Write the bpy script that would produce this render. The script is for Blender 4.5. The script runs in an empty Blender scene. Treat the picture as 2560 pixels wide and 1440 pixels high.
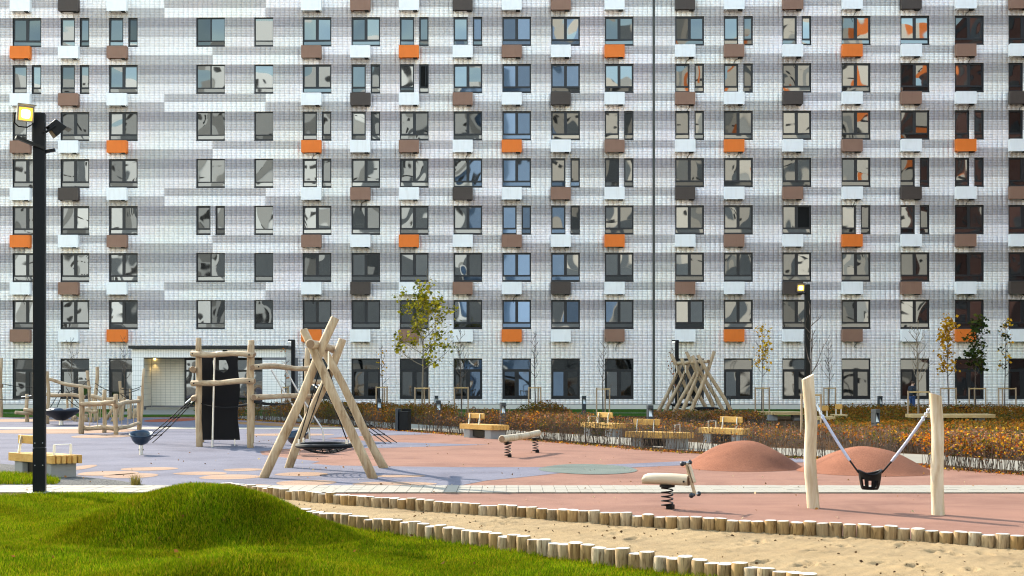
import bpy, bmesh, math, random
import numpy as np
from mathutils import Vector, Matrix
R = math.radians
random.seed(7); rng = np.random.default_rng(7)
scene = bpy.context.scene
col = scene.collection
# ------------------------------------------------------------------ camera, sky, sun, exposure
F, HC, HY, CX = 3000.0, 2.0, 941.0, 1280.0           # focal length in photo pixels, eye height, horizon row, centre column
cam_d = bpy.data.cameras.new('camera'); cam = bpy.data.objects.new('camera', cam_d); col.objects.link(cam)
cam.location = (0, 0, HC); cam.rotation_euler = (R(90), 0, 0)
cam_d.sensor_width = 36; cam_d.lens = 36 * F / 2560; cam_d.shift_y = (HY - 720) / 2560; cam_d.clip_end = 2000; cam_d.clip_start = 0.1
scene.camera = cam
SUN_AZ = math.atan2(-0.71, 0.70); SUN_EL = R(33)
world = bpy.data.worlds.new('World'); scene.world = world; world.use_nodes = True
wn = world.node_tree; bg = wn.nodes['Background']
sky = wn.nodes.new('ShaderNodeTexSky'); sky.sky_type = 'NISHITA'; sky.sun_disc = False
sky.sun_elevation = SUN_EL; sky.sun_rotation = SUN_AZ; sky.air_density = 2.1; sky.dust_density = 0.8; sky.ozone_density = 1.8
wn.links.new(sky.outputs[0], bg.inputs[0]); bg.inputs[1].default_value = 0.15
sd = bpy.data.lights.new('sun', 'SUN'); sd.energy = 3.0; sd.angle = R(0.55); sd.color = (1.0, 0.91, 0.78)
sun = bpy.data.objects.new('sun', sd); col.objects.link(sun)
sdir = Vector((math.sin(SUN_AZ) * math.cos(SUN_EL), math.cos(SUN_AZ) * math.cos(SUN_EL), math.sin(SUN_EL)))
sun.rotation_euler = sdir.to_track_quat('Z', 'Y').to_euler(); sun.location = (-30, 30, 40)
scene.view_settings.view_transform = 'Standard'; scene.view_settings.look = 'None'
scene.view_settings.exposure = 2.0; scene.view_settings.gamma = 1.0
scene.render.engine = 'CYCLES'; scene.cycles.use_denoising = True; scene.cycles.max_bounces = 6
scene.cycles.diffuse_bounces = 4; scene.cycles.glossy_bounces = 3; scene.cycles.transmission_bounces = 2; scene.cycles.transparent_max_bounces = 4
scene.cycles.sample_clamp_indirect = 6.0; scene.cycles.filter_width = 1.15

# ------------------------------------------------------------------ helpers
def gnd(px, py):
    Y = F * HC / (py - HY); return ((px - CX) * Y / F, Y)
def at(px, py, Y): return Vector(((px - CX) * Y / F, Y, HC - (py - HY) * Y / F))
def tag(o, label=None, cat=None, group=None, kind=None):
    if label: o['label'] = label
    if cat: o['category'] = cat
    if group: o['group'] = group
    if kind: o['kind'] = kind
    return o
def empty(name, loc=(0, 0, 0), rz=0, label=None, cat=None, group=None):
    o = bpy.data.objects.new(name, None); col.objects.link(o); o.location = loc; o.rotation_euler = (0, 0, rz)
    o.empty_display_size = 0.1
    return tag(o, label, cat, group)
def link(name, mesh, parent=None, loc=(0, 0, 0), rz=0):
    o = bpy.data.objects.new(name, mesh); col.objects.link(o); o.parent = parent; o.location = loc; o.rotation_euler = (0, 0, rz)
    return o
def copy_tree(o, parent=None):
    c = o.copy(); col.objects.link(c); c.parent = parent
    for ch in list(o.children): copy_tree(ch, c)
    return c
class MB:
    def __init__(s): s.v = []; s.f = []; s.m = []
    def add(s, vs, fs, mi=0):
        b = len(s.v); s.v += [tuple(v) for v in vs]
        for f in fs: s.f.append(tuple(i + b for i in f)); s.m.append(mi)
        return s
    def box(s, c, d, M=None, mi=0):
        hx, hy, hz = d[0] / 2, d[1] / 2, d[2] / 2
        vs = [Vector((x, y, z)) for x in (-hx, hx) for y in (-hy, hy) for z in (-hz, hz)]
        if M is not None: vs = [M @ v for v in vs]
        c = Vector(c)
        return s.add([v + c for v in vs], [(0, 1, 3, 2), (4, 6, 7, 5), (0, 4, 5, 1), (2, 3, 7, 6), (0, 2, 6, 4), (1, 5, 7, 3)], mi)
    def bar(s, p0, p1, w, h, mi=0, up=(0, 0, 1)):
        p0 = Vector(p0); p1 = Vector(p1); d = (p1 - p0); L = d.length; d.normalize(); up = Vector(up)
        if abs(d.dot(up)) > 0.98: up = Vector((1, 0, 0))
        sx = d.cross(up).normalized(); uz = sx.cross(d)
        M = Matrix((sx, d, uz)).transposed()
        return s.box((p0 + p1) / 2, (w, L, h), M, mi)
    def tube(s, pts, rad, n=8, cap=True, mi=0, cmi=None):
        pts = [Vector(p) for p in pts]
        if not hasattr(rad, '__len__'): rad = [rad] * len(pts)
        vs = []; nrm = None
        for i, p in enumerate(pts):
            t = (pts[min(i + 1, len(pts) - 1)] - pts[max(i - 1, 0)])
            if t.length < 1e-9: t = Vector((0, 0, 1))
            t.normalize()
            if nrm is None:
                a = Vector((1, 0, 0)) if abs(t.x) < 0.8 else Vector((0, 1, 0)); nrm = t.cross(a).normalized()
            else:
                nrm = nrm - t * nrm.dot(t)
                if nrm.length < 1e-6: nrm = t.orthogonal()
                nrm.normalize()
            b = t.cross(nrm)
            for k in range(n):
                a = 2 * math.pi * k / n; vs.append(p + (nrm * math.cos(a) + b * math.sin(a)) * rad[i])
        fs = [(i * n + k, i * n + (k + 1) % n, (i + 1) * n + (k + 1) % n, (i + 1) * n + k) for i in range(len(pts) - 1) for k in range(n)]
        s.add(vs, fs, mi)
        if cap:
            s.add(vs[:n], [tuple(range(n))[::-1]], mi if cmi is None else cmi)
            s.add(vs[-n:], [tuple(range(n))], mi if cmi is None else cmi)
        return s
    def lathe(s, prof, n=24, c=(0, 0, 0), M=None, mi=0):
        vs = []; c = Vector(c)
        for r, z in prof:
            for k in range(n):
                a = 2 * math.pi * k / n; v = Vector((r * math.cos(a), r * math.sin(a), z))
                vs.append((M @ v if M is not None else v) + c)
        fs = [(i * n + k, i * n + (k + 1) % n, (i + 1) * n + (k + 1) % n, (i + 1) * n + k) for i in range(len(prof) - 1) for k in range(n)]
        return s.add(vs, fs, mi)
    def prism(s, poly, z0, z1, mi=0):
        n = len(poly); vs = [(p[0], p[1], z0) for p in poly] + [(p[0], p[1], z1) for p in poly]
        return s.add(vs, [tuple(range(n))[::-1], tuple(range(n, 2 * n))] + [(i, (i + 1) % n, n + (i + 1) % n, n + i) for i in range(n)], mi)
    def ball(s, c, r, n=10, mi=0, sc=(1, 1, 1)):
        vs = []; fs = []; m = n // 2 + 1
        for i in range(m + 1):
            t = math.pi * i / m
            for k in range(n):
                a = 2 * math.pi * k / n
                vs.append((c[0] + r * sc[0] * math.sin(t) * math.cos(a), c[1] + r * sc[1] * math.sin(t) * math.sin(a), c[2] + r * sc[2] * math.cos(t)))
        fs = [(i * n + k, (i + 1) * n + k, (i + 1) * n + (k + 1) % n, i * n + (k + 1) % n) for i in range(m) for k in range(n)]
        return s.add(vs, fs, mi)
    def mesh(s, name, mats, off=(0, 0, 0), smooth=False, angle=40):
        me = bpy.data.meshes.new(name)
        me.from_pydata([(v[0] - off[0], v[1] - off[1], v[2] - off[2]) for v in s.v], [], s.f)
        for m in (mats if isinstance(mats, (list, tuple)) else [mats]): me.materials.append(m)
        me.polygons.foreach_set('material_index', s.m)
        if smooth:
            me.polygons.foreach_set('use_smooth', [True] * len(s.f)); me.set_sharp_from_angle(angle=R(angle))
        me.update(); return me
    def build(s, name, mats, parent=None, world=True, smooth=False, bevel=0, angle=40):
        off = (0, 0, 0)
        if parent is not None and world:
            p = parent
            while p.parent is not None: p = p.parent
            off = p.location
        o = link(name, s.mesh(name, mats, off, smooth, angle), parent)
        if bevel:
            b = o.modifiers.new('bevel', 'BEVEL'); b.width = bevel; b.segments = 2; b.limit_method = 'ANGLE'
        return o
def catmull(pts, sub=6, closed=True):
    out = []; n = len(pts)
    rngi = range(n) if closed else range(n - 1)
    for i in rngi:
        if closed: p0, p1, p2, p3 = pts[i - 1], pts[i], pts[(i + 1) % n], pts[(i + 2) % n]
        else: p0, p1, p2, p3 = pts[max(i - 1, 0)], pts[i], pts[i + 1], pts[min(i + 2, n - 1)]
        for k in range(sub):
            t = k / sub
            out.append(tuple(0.5 * (2 * b + (c - a) * t + (2 * a - 5 * b + 4 * c - d) * t * t + (-a + 3 * b - 3 * c + d) * t ** 3) for a, b, c, d in zip(p0, p1, p2, p3)))
    if not closed: out.append(tuple(pts[-1]))
    return out
def inside(X, Y, poly):
    r = np.zeros(X.shape, bool); n = len(poly)
    for i in range(n):
        x0, y0 = poly[i]; x1, y1 = poly[(i + 1) % n]
        if y0 == y1: continue
        c = ((y0 > Y) != (y1 > Y)) & (X < (x1 - x0) * (Y - y0) / (y1 - y0) + x0); r ^= c
    return r
def fast_mesh(name, co, quads, mat, colors=None, uni=4, smooth=False):
    co = np.asarray(co, np.float32); quads = np.asarray(quads, np.int32)
    me = bpy.data.meshes.new(name); me.vertices.add(len(co)); me.vertices.foreach_set('co', co.ravel())
    nf = len(quads); me.loops.add(nf * uni); me.loops.foreach_set('vertex_index', quads.ravel())
    me.polygons.add(nf); me.polygons.foreach_set('loop_start', np.arange(nf, dtype=np.int32) * uni); me.polygons.foreach_set('loop_total', np.full(nf, uni, np.int32))
    if smooth: me.polygons.foreach_set('use_smooth', np.ones(nf, bool))
    me.materials.append(mat); me.update(calc_edges=True)
    if colors is not None:
        a = me.color_attributes.new('tint', 'FLOAT_COLOR', 'POINT')
        c4 = np.ones((len(co), 4), np.float32); c4[:, :3] = colors; a.data.foreach_set('color', c4.ravel())
    return me
# ------------------------------------------------------------------ materials
class NT:
    def __init__(s, name):
        s.m = bpy.data.materials.new(name); s.m.use_nodes = True; s.t = s.m.node_tree; s.b = s.t.nodes['Principled BSDF']; s.out = s.t.nodes['Material Output']
    def n(s, typ, **kw):
        x = s.t.nodes.new(typ)
        for k, v in kw.items(): setattr(x, k, v)
        return x
    def l(s, a, b): s.t.links.new(a, b)
    def noise(s, scale, detail=3, vec=None, dist=0, rough=0.55):
        x = s.n('ShaderNodeTexNoise'); x.inputs['Scale'].default_value = scale; x.inputs['Detail'].default_value = detail
        x.inputs['Distortion'].default_value = dist; x.inputs['Roughness'].default_value = rough
        if vec is not None: s.l(vec, x.inputs['Vector'])
        return x.outputs['Fac']
    def coord(s, kind='Object', scale=(1, 1, 1), rnd=False):
        c = s.n('ShaderNodeTexCoord').outputs[kind] if kind != 'Position' else s.n('ShaderNodeNewGeometry').outputs['Position']
        mp = s.n('ShaderNodeMapping'); mp.inputs['Scale'].default_value = scale; s.l(c, mp.inputs['Vector'])
        if rnd:
            oi = s.n('ShaderNodeObjectInfo'); mu = s.n('ShaderNodeMath', operation='MULTIPLY'); mu.inputs[1].default_value = 57.0
            s.l(oi.outputs['Random'], mu.inputs[0]); cb = s.n('ShaderNodeCombineXYZ')
            for i in range(3): s.l(mu.outputs[0], cb.inputs[i])
            s.l(cb.outputs[0], mp.inputs['Location'])
        return mp.outputs[0]
    def ramp(s, fac, stops):
        x = s.n('ShaderNodeValToRGB'); e = x.color_ramp.elements
        while len(e) < len(stops): e.new(0.5)
        for el, (p, c) in zip(e, stops): el.position = p; el.color = (*c, 1)
        s.l(fac, x.inputs[0]); return x.outputs[0]
    def mix(s, fac, a, b, mode='MIX'):
        x = s.n('ShaderNodeMix', data_type='RGBA', blend_type=mode)
        for sock, v in ((x.inputs[0], fac), (x.inputs[6], a), (x.inputs[7], b)):
            if hasattr(v, 'links') or hasattr(v, 'is_linked'): s.l(v, sock)
            else: sock.default_value = v if not isinstance(v, tuple) else (*v[:3], 1)
        return x.outputs[2]
    def bump(s, h, dist, strength=1.0):
        x = s.n('ShaderNodeBump'); x.inputs['Distance'].default_value = dist; x.inputs['Strength'].default_value = strength
        s.l(h, x.inputs['Height']); s.l(x.outputs[0], s.b.inputs['Normal']); return x.outputs[0]
    def col(s, c): s.l(c, s.b.inputs['Base Color'])
    def set(s, rough=0.6, metal=0.0, spec=0.5):
        s.b.inputs['Roughness'].default_value = rough; s.b.inputs['Metallic'].default_value = metal
        s.b.inputs['Specular IOR Level'].default_value = spec; return s
ALB = {'dark_room': 0.5, 'deep_blue_plastic': 0.6, 'charcoal_blue_plastic': 0.5, 'black_roof_trim': 0.5, 'anthracite_window_frame': 0.5, 'black_rope': 0.45, 'black_panel': 0.35, 'black_rubber': 0.4, 'slate_coated_steel': 0.5, 'anthracite_coated_steel': 0.3, 'salmon_rubber': 0.405, 'terracotta_rubber': 0.44, 'violet_rubber': 0.47, 'peach_rubber': 0.44, 'grey_green_rubber': 0.44, 'red_orange_rubber': 0.44, 'ochre_rubber': 0.44, 'cream_paver': 0.325, 'pale_paving': 0.36, 'bed_soil': 0.7, 'grey_gravel': 0.5, 'play_sand': 0.4, 'log_end_grain': 0.6, 'palisade_top': 0.496, 'cast_concrete': 0.496, 'ground_earth': 1.2, 'turf_base': 0.6, 'far_lawn': 0.9, 'shrub_stem': 0.75, 'grey_cast_housing': 0.5, 'plinth_stone': 0.9}
def surf(name, c1, c2, scale=4, rough=0.7, metal=0, fine=60, bump=0.003, spec=0.4, rnd=False, kind='Object', spot=None):
    k_ = ALB.get(name, 1.0); spec = 0.15 if k_ < 0.5 and kind == 'Object' and max(c1) < 0.08 else spec; c1 = tuple(x * k_ for x in c1); c2 = tuple(x * k_ for x in c2)
    t = NT(name).set(rough, metal, 0.0 if name in ('turf_base', 'far_lawn', 'bed_soil') else 0.06 if kind == 'Position' else spec); v = t.coord(kind, rnd=rnd)
    a = t.mix(t.noise(scale, 4, v), c1, c2)
    if kind == 'Position' and 'rubber' in name or name == 'play_sand':
        f2 = t.ramp(t.noise(0.45, 5, t.coord(kind, (1, 1.6, 1)), 0.8, 0.7), [(0.34, (0.80, 0.79, 0.80)), (0.5, (1, 1, 1)), (0.68, (1.13, 1.13, 1.11))]); a = t.mix(1.0, a, f2, 'MULTIPLY')
    if spot:
        f = t.ramp(t.noise(fine * 1.0, 1, v), [(0.35, spot[0]), (0.5, (1, 1, 1)), (0.68, spot[1])]); a = t.mix(1.0, a, f, 'MULTIPLY')
    t.col(a)
    if bump: t.bump(t.noise(fine, 3, v), bump)
    return t.m
def wood(name, stops, axis=2, rough=0.75, streak=9.0, bump=0.004):
    stops = [(p, tuple(x * (0.74 if 'post' in name or 'rocker' in name else 0.82 if 'larch' in name else 0.76) for x in c)) for p, c in stops]
    t = NT(name).set(rough, 0, 0.25); sc = [streak] * 3; sc[axis] = 0.9
    v = t.coord('Object', tuple(sc), rnd=True)
    a = t.ramp(t.noise(1.6, 5, v, 0.6, 0.65), stops)
    b = t.noise(1.3, 2, t.coord('Object', rnd=True)); a = t.mix(0.35, a, t.ramp(b, [(0.3, tuple(x * 0.6 for x in stops[0][1])), (0.7, stops[-1][1])]))
    t.col(a); t.bump(t.noise(2.2, 4, v, 0.4), bump); return t.m
M = {}
PALE = [(0.34, (0.26, 0.155, 0.075)), (0.46, (0.46, 0.32, 0.19)), (0.66, (0.62, 0.49, 0.33))]
for i, a in enumerate('xyz'): M['log_' + a] = wood('peeled_log_' + a, PALE, i)
M['log_end'] = surf('log_end_grain', (0.26, 0.15, 0.08), (0.42, 0.28, 0.17), 9, 0.85)
M['post_wood'] = wood('weathered_post_wood', [(0.32, (0.36, 0.24, 0.13)), (0.46, (0.58, 0.45, 0.29)), (0.66, (0.74, 0.64, 0.50))], 2, streak=7)
M['bench_wood'] = wood('bench_larch', [(0.2, (0.46, 0.21, 0.035)), (0.5, (0.62, 0.35, 0.09)), (0.8, (0.72, 0.46, 0.16))], 1, streak=12)
M['deck_wood'] = wood('deck_larch', [(0.2, (0.40, 0.24, 0.09)), (0.5, (0.55, 0.38, 0.17)), (0.8, (0.66, 0.50, 0.26))], 0, streak=12)
M['stake_wood'] = wood('stake_softwood', [(0.2, (0.30, 0.19, 0.10)), (0.5, (0.46, 0.33, 0.21)), (0.8, (0.55, 0.43, 0.30))], 2, streak=14)
def palisade_mat():
    t = NT('palisade_side').set(0.85, 0, 0.2); v = t.coord('Object', (11, 11, 1.6), rnd=True)
    oi = t.n('ShaderNodeObjectInfo').outputs['Random']
    base = t.ramp(oi, [(0.0, (0.34, 0.27, 0.18)), (0.35, (0.40, 0.27, 0.12)), (0.6, (0.46, 0.38, 0.27)), (0.8, (0.30, 0.20, 0.09)), (1.0, (0.50, 0.44, 0.35))])
    st = t.ramp(t.noise(1.5, 5, v, 1.2, 0.7), [(0.33, (0.28, 0.20, 0.12)), (0.48, (0.85, 0.80, 0.72)), (0.7, (1.25, 1.2, 1.1))])
    t.col(t.mix(1.0, t.mix(1.0, base, st, 'MULTIPLY'), (0.72, 0.68, 0.61), 'MULTIPLY')); t.bump(t.noise(1.5, 4, v, 1.0), 0.006); return t.m
M['pal_side'] = palisade_mat(); M['pal_top'] = surf('palisade_top', (0.66, 0.62, 0.55), (0.80, 0.77, 0.71), 8, 0.85, rnd=True)
M['steel'] = surf('galvanised_steel', (0.50, 0.51, 0.52), (0.64, 0.65, 0.66), 10, 0.38, 0.9, bump=0)
M['post_metal'] = surf('anthracite_coated_steel', (0.012, 0.016, 0.022), (0.022, 0.027, 0.034), 3, 0.42, 0.0, bump=0)
M['bollard_metal'] = surf('slate_coated_steel', (0.035, 0.050, 0.068), (0.05, 0.068, 0.09), 3, 0.45, 0, bump=0)
M['black_rubber'] = surf('black_rubber', (0.008, 0.008, 0.010), (0.018, 0.018, 0.02), 8, 0.5, fine=80, bump=0.001)
M['black_panel'] = surf('black_panel', (0.009, 0.009, 0.012), (0.016, 0.016, 0.02), 3, 0.6, bump=0)
M['rope'] = surf('black_rope', (0.012, 0.012, 0.014), (0.03, 0.03, 0.03), 60, 0.8, fine=180, bump=0.004)
M['tan_rope'] = surf('hemp_rope', (0.35, 0.25, 0.13), (0.48, 0.36, 0.2), 60, 0.9, fine=180, bump=0.004)
M['blue_plastic'] = surf('deep_blue_plastic', (0.008, 0.035, 0.075), (0.014, 0.05, 0.10), 4, 0.35, bump=0)
M['dark_plastic'] = surf('charcoal_blue_plastic', (0.014, 0.017, 0.030), (0.022, 0.026, 0.042), 4, 0.5, bump=0)
M['sleeve'] = surf('pale_braided_sleeve', (0.20, 0.23, 0.36), (0.50, 0.51, 0.60), 70, 0.6, fine=120, bump=0.006)
M['concrete'] = surf('cast_concrete', (0.36, 0.37, 0.38), (0.50, 0.50, 0.50), 3, 0.85, fine=90, bump=0.003)
M['salmon'] = surf('salmon_rubber', (0.44, 0.23, 0.168), (0.52, 0.285, 0.21), 1.1, 0.9, fine=95, bump=0.004, kind='Position', spot=((0.72, 0.70, 0.68), (1.22, 1.2, 1.18)))
M['dome'] = surf('terracotta_rubber', (0.42, 0.17, 0.10), (0.48, 0.205, 0.125), 1.3, 0.9, fine=80, bump=0.006, kind='Position', spot=((0.62, 0.60, 0.58), (1.3, 1.28, 1.25)))
M['violet'] = surf('violet_rubber', (0.23, 0.222, 0.275), (0.30, 0.29, 0.345), 0.9, 0.9, fine=95, bump=0.004, kind='Position', spot=((0.66, 0.66, 0.68), (1.25, 1.25, 1.25)))
M['peach'] = surf('peach_rubber', (0.56, 0.36, 0.245), (0.62, 0.42, 0.30), 1.2, 0.9, fine=95, bump=0.004, kind='Position', spot=((0.74, 0.72, 0.70), (1.2, 1.2, 1.2)))
M['greygreen'] = surf('grey_green_rubber', (0.21, 0.25, 0.215), (0.27, 0.30, 0.26), 1.2, 0.9, fine=95, bump=0.004, kind='Position', spot=((0.7, 0.7, 0.7), (1.25, 1.25, 1.25)))
M['redrub'] = surf('red_orange_rubber', (0.46, 0.11, 0.055), (0.54, 0.15, 0.08), 1.2, 0.9, fine=95, bump=0.004, kind='Position', spot=((0.7, 0.7, 0.7), (1.2, 1.2, 1.2)))
M['ochre'] = surf('ochre_rubber', (0.46, 0.24, 0.10), (0.54, 0.30, 0.14), 1.2, 0.9, fine=95, bump=0.004, kind='Position', spot=((0.7, 0.7, 0.7), (1.2, 1.2, 1.2)))
M['cream'] = surf('cream_paver', (0.61, 0.54, 0.42), (0.70, 0.63, 0.51), 3, 0.85, fine=70, bump=0.002, rnd=True)
M['paving'] = surf('pale_paving', (0.52, 0.47, 0.375), (0.62, 0.565, 0.46), 0.7, 0.9, fine=25, bump=0.003, kind='Position')
M['soil'] = surf('bed_soil', (0.060, 0.040, 0.026), (0.13, 0.080, 0.045), 3, 0.95, fine=30, bump=0.03, kind='Position', spot=((0.4, 0.35, 0.3), (1.6, 1.2, 0.8)))
M['gravel'] = surf('grey_gravel', (0.16, 0.155, 0.15), (0.25, 0.235, 0.215), 2, 0.95, fine=45, bump=0.03, kind='Position', spot=((0.5, 0.5, 0.5), (1.5, 1.5, 1.45)))
M['earth'] = surf('ground_earth', (0.17, 0.155, 0.13), (0.23, 0.21, 0.18), 0.3, 0.95, fine=8, bump=0.02, kind='Position')
M['far_lawn'] = surf('far_lawn', (0.035, 0.075, 0.014), (0.06, 0.11, 0.02), 0.8, 0.95, fine=35, bump=0.04, kind='Position', spot=((0.6, 0.6, 0.6), (1.4, 1.4, 1.2)))
M['turf'] = surf('turf_base', (0.040, 0.070, 0.002), (0.10, 0.13, 0.003), 1.2, 0.95, fine=40, bump=0.02, kind='Position')
M['sand'] = surf('play_sand', (0.55, 0.375, 0.19), (0.67, 0.49, 0.275), 0.8, 0.95, fine=110, bump=0.006, kind='Position', spot=((0.72, 0.70, 0.66), (1.15, 1.15, 1.15)))
M['frame'] = surf('anthracite_window_frame', (0.010, 0.014, 0.020), (0.014, 0.018, 0.026), 3, 0.45, bump=0)
M['roof_trim'] = surf('black_roof_trim', (0.012, 0.015, 0.02), (0.02, 0.023, 0.03), 3, 0.5, bump=0)
M['grout'] = surf('dark_grout', (0.14, 0.14, 0.155), (0.19, 0.19, 0.205), 2, 0.95, bump=0)
M['plain_wall'] = surf('plain_render', (0.5, 0.5, 0.51), (0.58, 0.58, 0.59), 0.4, 0.9, fine=15, bump=0)
BOXC = {'W': ('white', (0.84, 0.85, 0.87), (0.88, 0.89, 0.91)), 'O': ('orange', (0.72, 0.165, 0.012), (0.80, 0.20, 0.02)), 'B': ('brown', (0.235, 0.125, 0.085), (0.29, 0.165, 0.115)), 'D': ('dark brown', (0.050, 0.036, 0.030), (0.075, 0.055, 0.046))}
for k, (nm, a, b) in BOXC.items():
    t = NT('box_' + nm.replace(' ', '_')).set(0.55, 0, 0.4); v = t.coord('Object')
    t.col(t.mix(1.0, t.mix(t.noise(1.5, 4, t.coord('Object', (1, 1, 1), rnd=True)), a, b), t.ramp(t.noise(1.2, 5, t.coord('Object', (5, 5, 0.8), rnd=True)), [(0.3, (0.94, 0.93, 0.92)), (0.5, (1, 1, 1))]), 'MULTIPLY')); M['box_' + k] = t.m
def blade_mat(name, tr_):
    t = NT(name); t.t.nodes.remove(t.b); a = t.n('ShaderNodeAttribute'); a.attribute_name = 'tint'
    d = t.n('ShaderNodeBsdfDiffuse'); r_ = t.n('ShaderNodeBsdfTranslucent'); mx = t.n('ShaderNodeMixShader'); mx.inputs[0].default_value = tr_
    t.l(a.outputs['Color'], d.inputs['Color']); t.l(a.outputs['Color'], r_.inputs['Color']); t.l(d.outputs[0], mx.inputs[1]); t.l(r_.outputs[0], mx.inputs[2]); t.l(mx.outputs[0], t.out.inputs[0]); return t.m
def tint_mat(name, rough=0.6, spec=0.4, transl=0.0, bump=0.0, fine=25):
    t = NT(name).set(rough, 0, spec); a = t.n('ShaderNodeAttribute'); a.attribute_name = 'tint'; t.col(a.outputs['Color'])
    if transl:
        tr = t.n('ShaderNodeBsdfTranslucent'); t.l(a.outputs['Color'], tr.inputs['Color']); mx = t.n('ShaderNodeMixShader'); mx.inputs[0].default_value = transl
        t.l(t.b.outputs[0], mx.inputs[1]); t.l(tr.outputs[0], mx.inputs[2]); t.l(mx.outputs[0], t.out.inputs[0])
    return t.m
M['tile'] = tint_mat('glazed_facade_tile', 0.35, 0.45)
M['leaf'] = blade_mat('autumn_leaf', 0.35)
M['blade'] = blade_mat('grass_blade', 0.30)
M['stem'] = surf('shrub_stem', (0.085, 0.055, 0.038), (0.17, 0.12, 0.085), 6, 0.9, bump=0)
M['bark'] = surf('young_bark', (0.050, 0.038, 0.032), (0.11, 0.085, 0.07), 5, 0.9, bump=0.003, fine=40)
M['bark_pale'] = surf('pale_bark', (0.13, 0.105, 0.075), (0.22, 0.18, 0.13), 5, 0.9, bump=0.003, fine=40)
def glass_mat(name, wav=0.070, fac=0.17, scale=0.55, dark=0.004):
    t = NT(name); t.t.nodes.remove(t.b)
    v = t.coord('Object', (1, 1, 1), rnd=True)
    oi = t.n('ShaderNodeObjectInfo').outputs['Random']
    c = t.ramp(t.noise(1.1, 2, v), [(0.35, (dark * 0.5, dark * 0.6, dark * 0.75)), (0.55, (dark, dark * 1.15, dark * 1.3)), (0.72, (dark * 2.2, dark * 2.4, dark * 2.5))])
    df = t.n('ShaderNodeBsdfDiffuse'); t.l(c, df.inputs['Color'])
    gl = t.n('ShaderNodeBsdfGlossy'); gl.inputs['Roughness'].default_value = 0.028
    gl.inputs['Color'].default_value = (0.90, 0.96, 1.0, 1)
    n1 = t.noise(scale, 0.0, v, 0.3); b = t.n('ShaderNodeBump'); b.inputs['Strength'].default_value = 1; b.inputs['Distance'].default_value = wav
    t.l(n1, b.inputs['Height']); t.l(b.outputs[0], gl.inputs['Normal'])
    mx = t.n('ShaderNodeMixShader'); mr = t.n('ShaderNodeMapRange'); mr.inputs[3].default_value = fac * 0.35; mr.inputs[4].default_value = fac * 1.35
    t.l(oi, mr.inputs[0]); t.l(mr.outputs[0], mx.inputs[0]); t.l(df.outputs[0], mx.inputs[1]); t.l(gl.outputs[0], mx.inputs[2]); t.l(mx.outputs[0], t.out.inputs[0])
    return t.m
M['glass'] = glass_mat('wavy_window_glass'); M['glass_low'] = glass_mat('ground_floor_glass', 0.035, 0.13, 0.6, 0.004)
M['glass_flat'] = glass_mat('flat_window_glass', 0.012, 0.26, 0.6)
M['void'] = surf('dark_room', (0.002, 0.002, 0.002), (0.003, 0.003, 0.003), 1, 0.9, bump=0)
def emit(name, c, s):
    t = NT(name); t.b.inputs['Emission Color'].default_value = (*c, 1); t.b.inputs['Emission Strength'].default_value = s; t.b.inputs['Base Color'].default_value = (*c, 1); return t.m
M['flood'] = emit('lit_floodlight', (1.0, 0.84, 0.48), 1.0); M['flood_rim'] = emit('lit_floodlight_rim', (0.9, 0.5, 0.06), 0.05); M['spot_glow'] = emit('lit_spot', (1.0, 0.72, 0.25), 1.5)
M['lens'] = emit('lit_bollard_lens', (0.95, 0.97, 0.9), 0.5)

# ------------------------------------------------------------------ ground sheets
def sheet(name, poly, z, mat):
    o = MB().add([(p[0], p[1], z) for p in poly], [tuple(range(len(poly)))]).build(name, mat); o['kind'] = 'structure'; return o
def gp(pts): return [gnd(*p) for p in pts]
gs = sheet('ground', [(-160, -160), (160, -160), (160, 160), (-160, 160)], -0.03, M['earth'])
HEDGE_LINE = [(480, 1043), (560, 1048), (640, 1052), (770, 1060), (900, 1070), (1000, 1077), (1080, 1083), (1200, 1092), (1300, 1099), (1400, 1108), (1500, 1115), (1600, 1125), (1700, 1132), (1830, 1138), (1950, 1145), (2100, 1152), (2300, 1168), (2450, 1180), (2700, 1198)]
PB_PX = [(560, 1232), (640, 1241), (703, 1249), (860, 1264), (1020, 1276), (1190, 1289), (1450, 1308), (1700, 1325), (1920, 1336), (2130, 1347), (2330, 1360), (2540, 1376), (2750, 1393)]
PN_PX = [(620, 1284), (714, 1297), (879, 1322), (1040, 1341), (1310, 1381), (1530, 1412), (1780, 1446), (2050, 1487)]
PB = catmull(gp(PB_PX), 8, False); PN = catmull(gp(PN_PX), 8, False)
lawn_far = sheet('lawn', [(-45, 52), (45, 52), (45, 73.9), (-45, 73.9)], -0.012, M['far_lawn'])
sheet('path', [(-45, 65.6), (45, 65.6), (45, 66.2), (-45, 66.2)], -0.006, M['paving'])
sheet('path', gp([(260, 1036), (500, 1036), (480, 1023.5), (350, 1023.5)]), -0.004, M['paving'])
# bed of soil with a pale walk through it, behind the long hedge
hl = gp(HEDGE_LINE)
bed = hl + [(46, 20), (46, 60), (8, 60.5), (-6, 60.0), (-19, 60.0)]
sheet('planting_soil', bed, -0.004, M['soil'])
def offs(line, d):
    out = []
    for i, p in enumerate(line):
        a = Vector(line[max(i - 1, 0)]); b = Vector(line[min(i + 1, len(line) - 1)]); t = (b - a).normalized(); nrm = Vector((-t.y, t.x))
        if nrm.y < 0: nrm = -nrm
        out.append((p[0] + nrm.x * d, p[1] + nrm.y * d))
    return out
walk_in = offs(hl, 0.95); walk_out = offs(hl, 3.6)
sheet('garden_walk', walk_in + walk_out[::-1], 0.002, M['paving'])
rub = hl + [gnd(2950, 1215), gnd(2950, 1400)] + PB[::-1] + [gnd(560, 1238), gnd(-200, 1238), gnd(-200, 1043)]
sheet('rubber_surface', rub, 0.0, M['salmon'])
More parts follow.
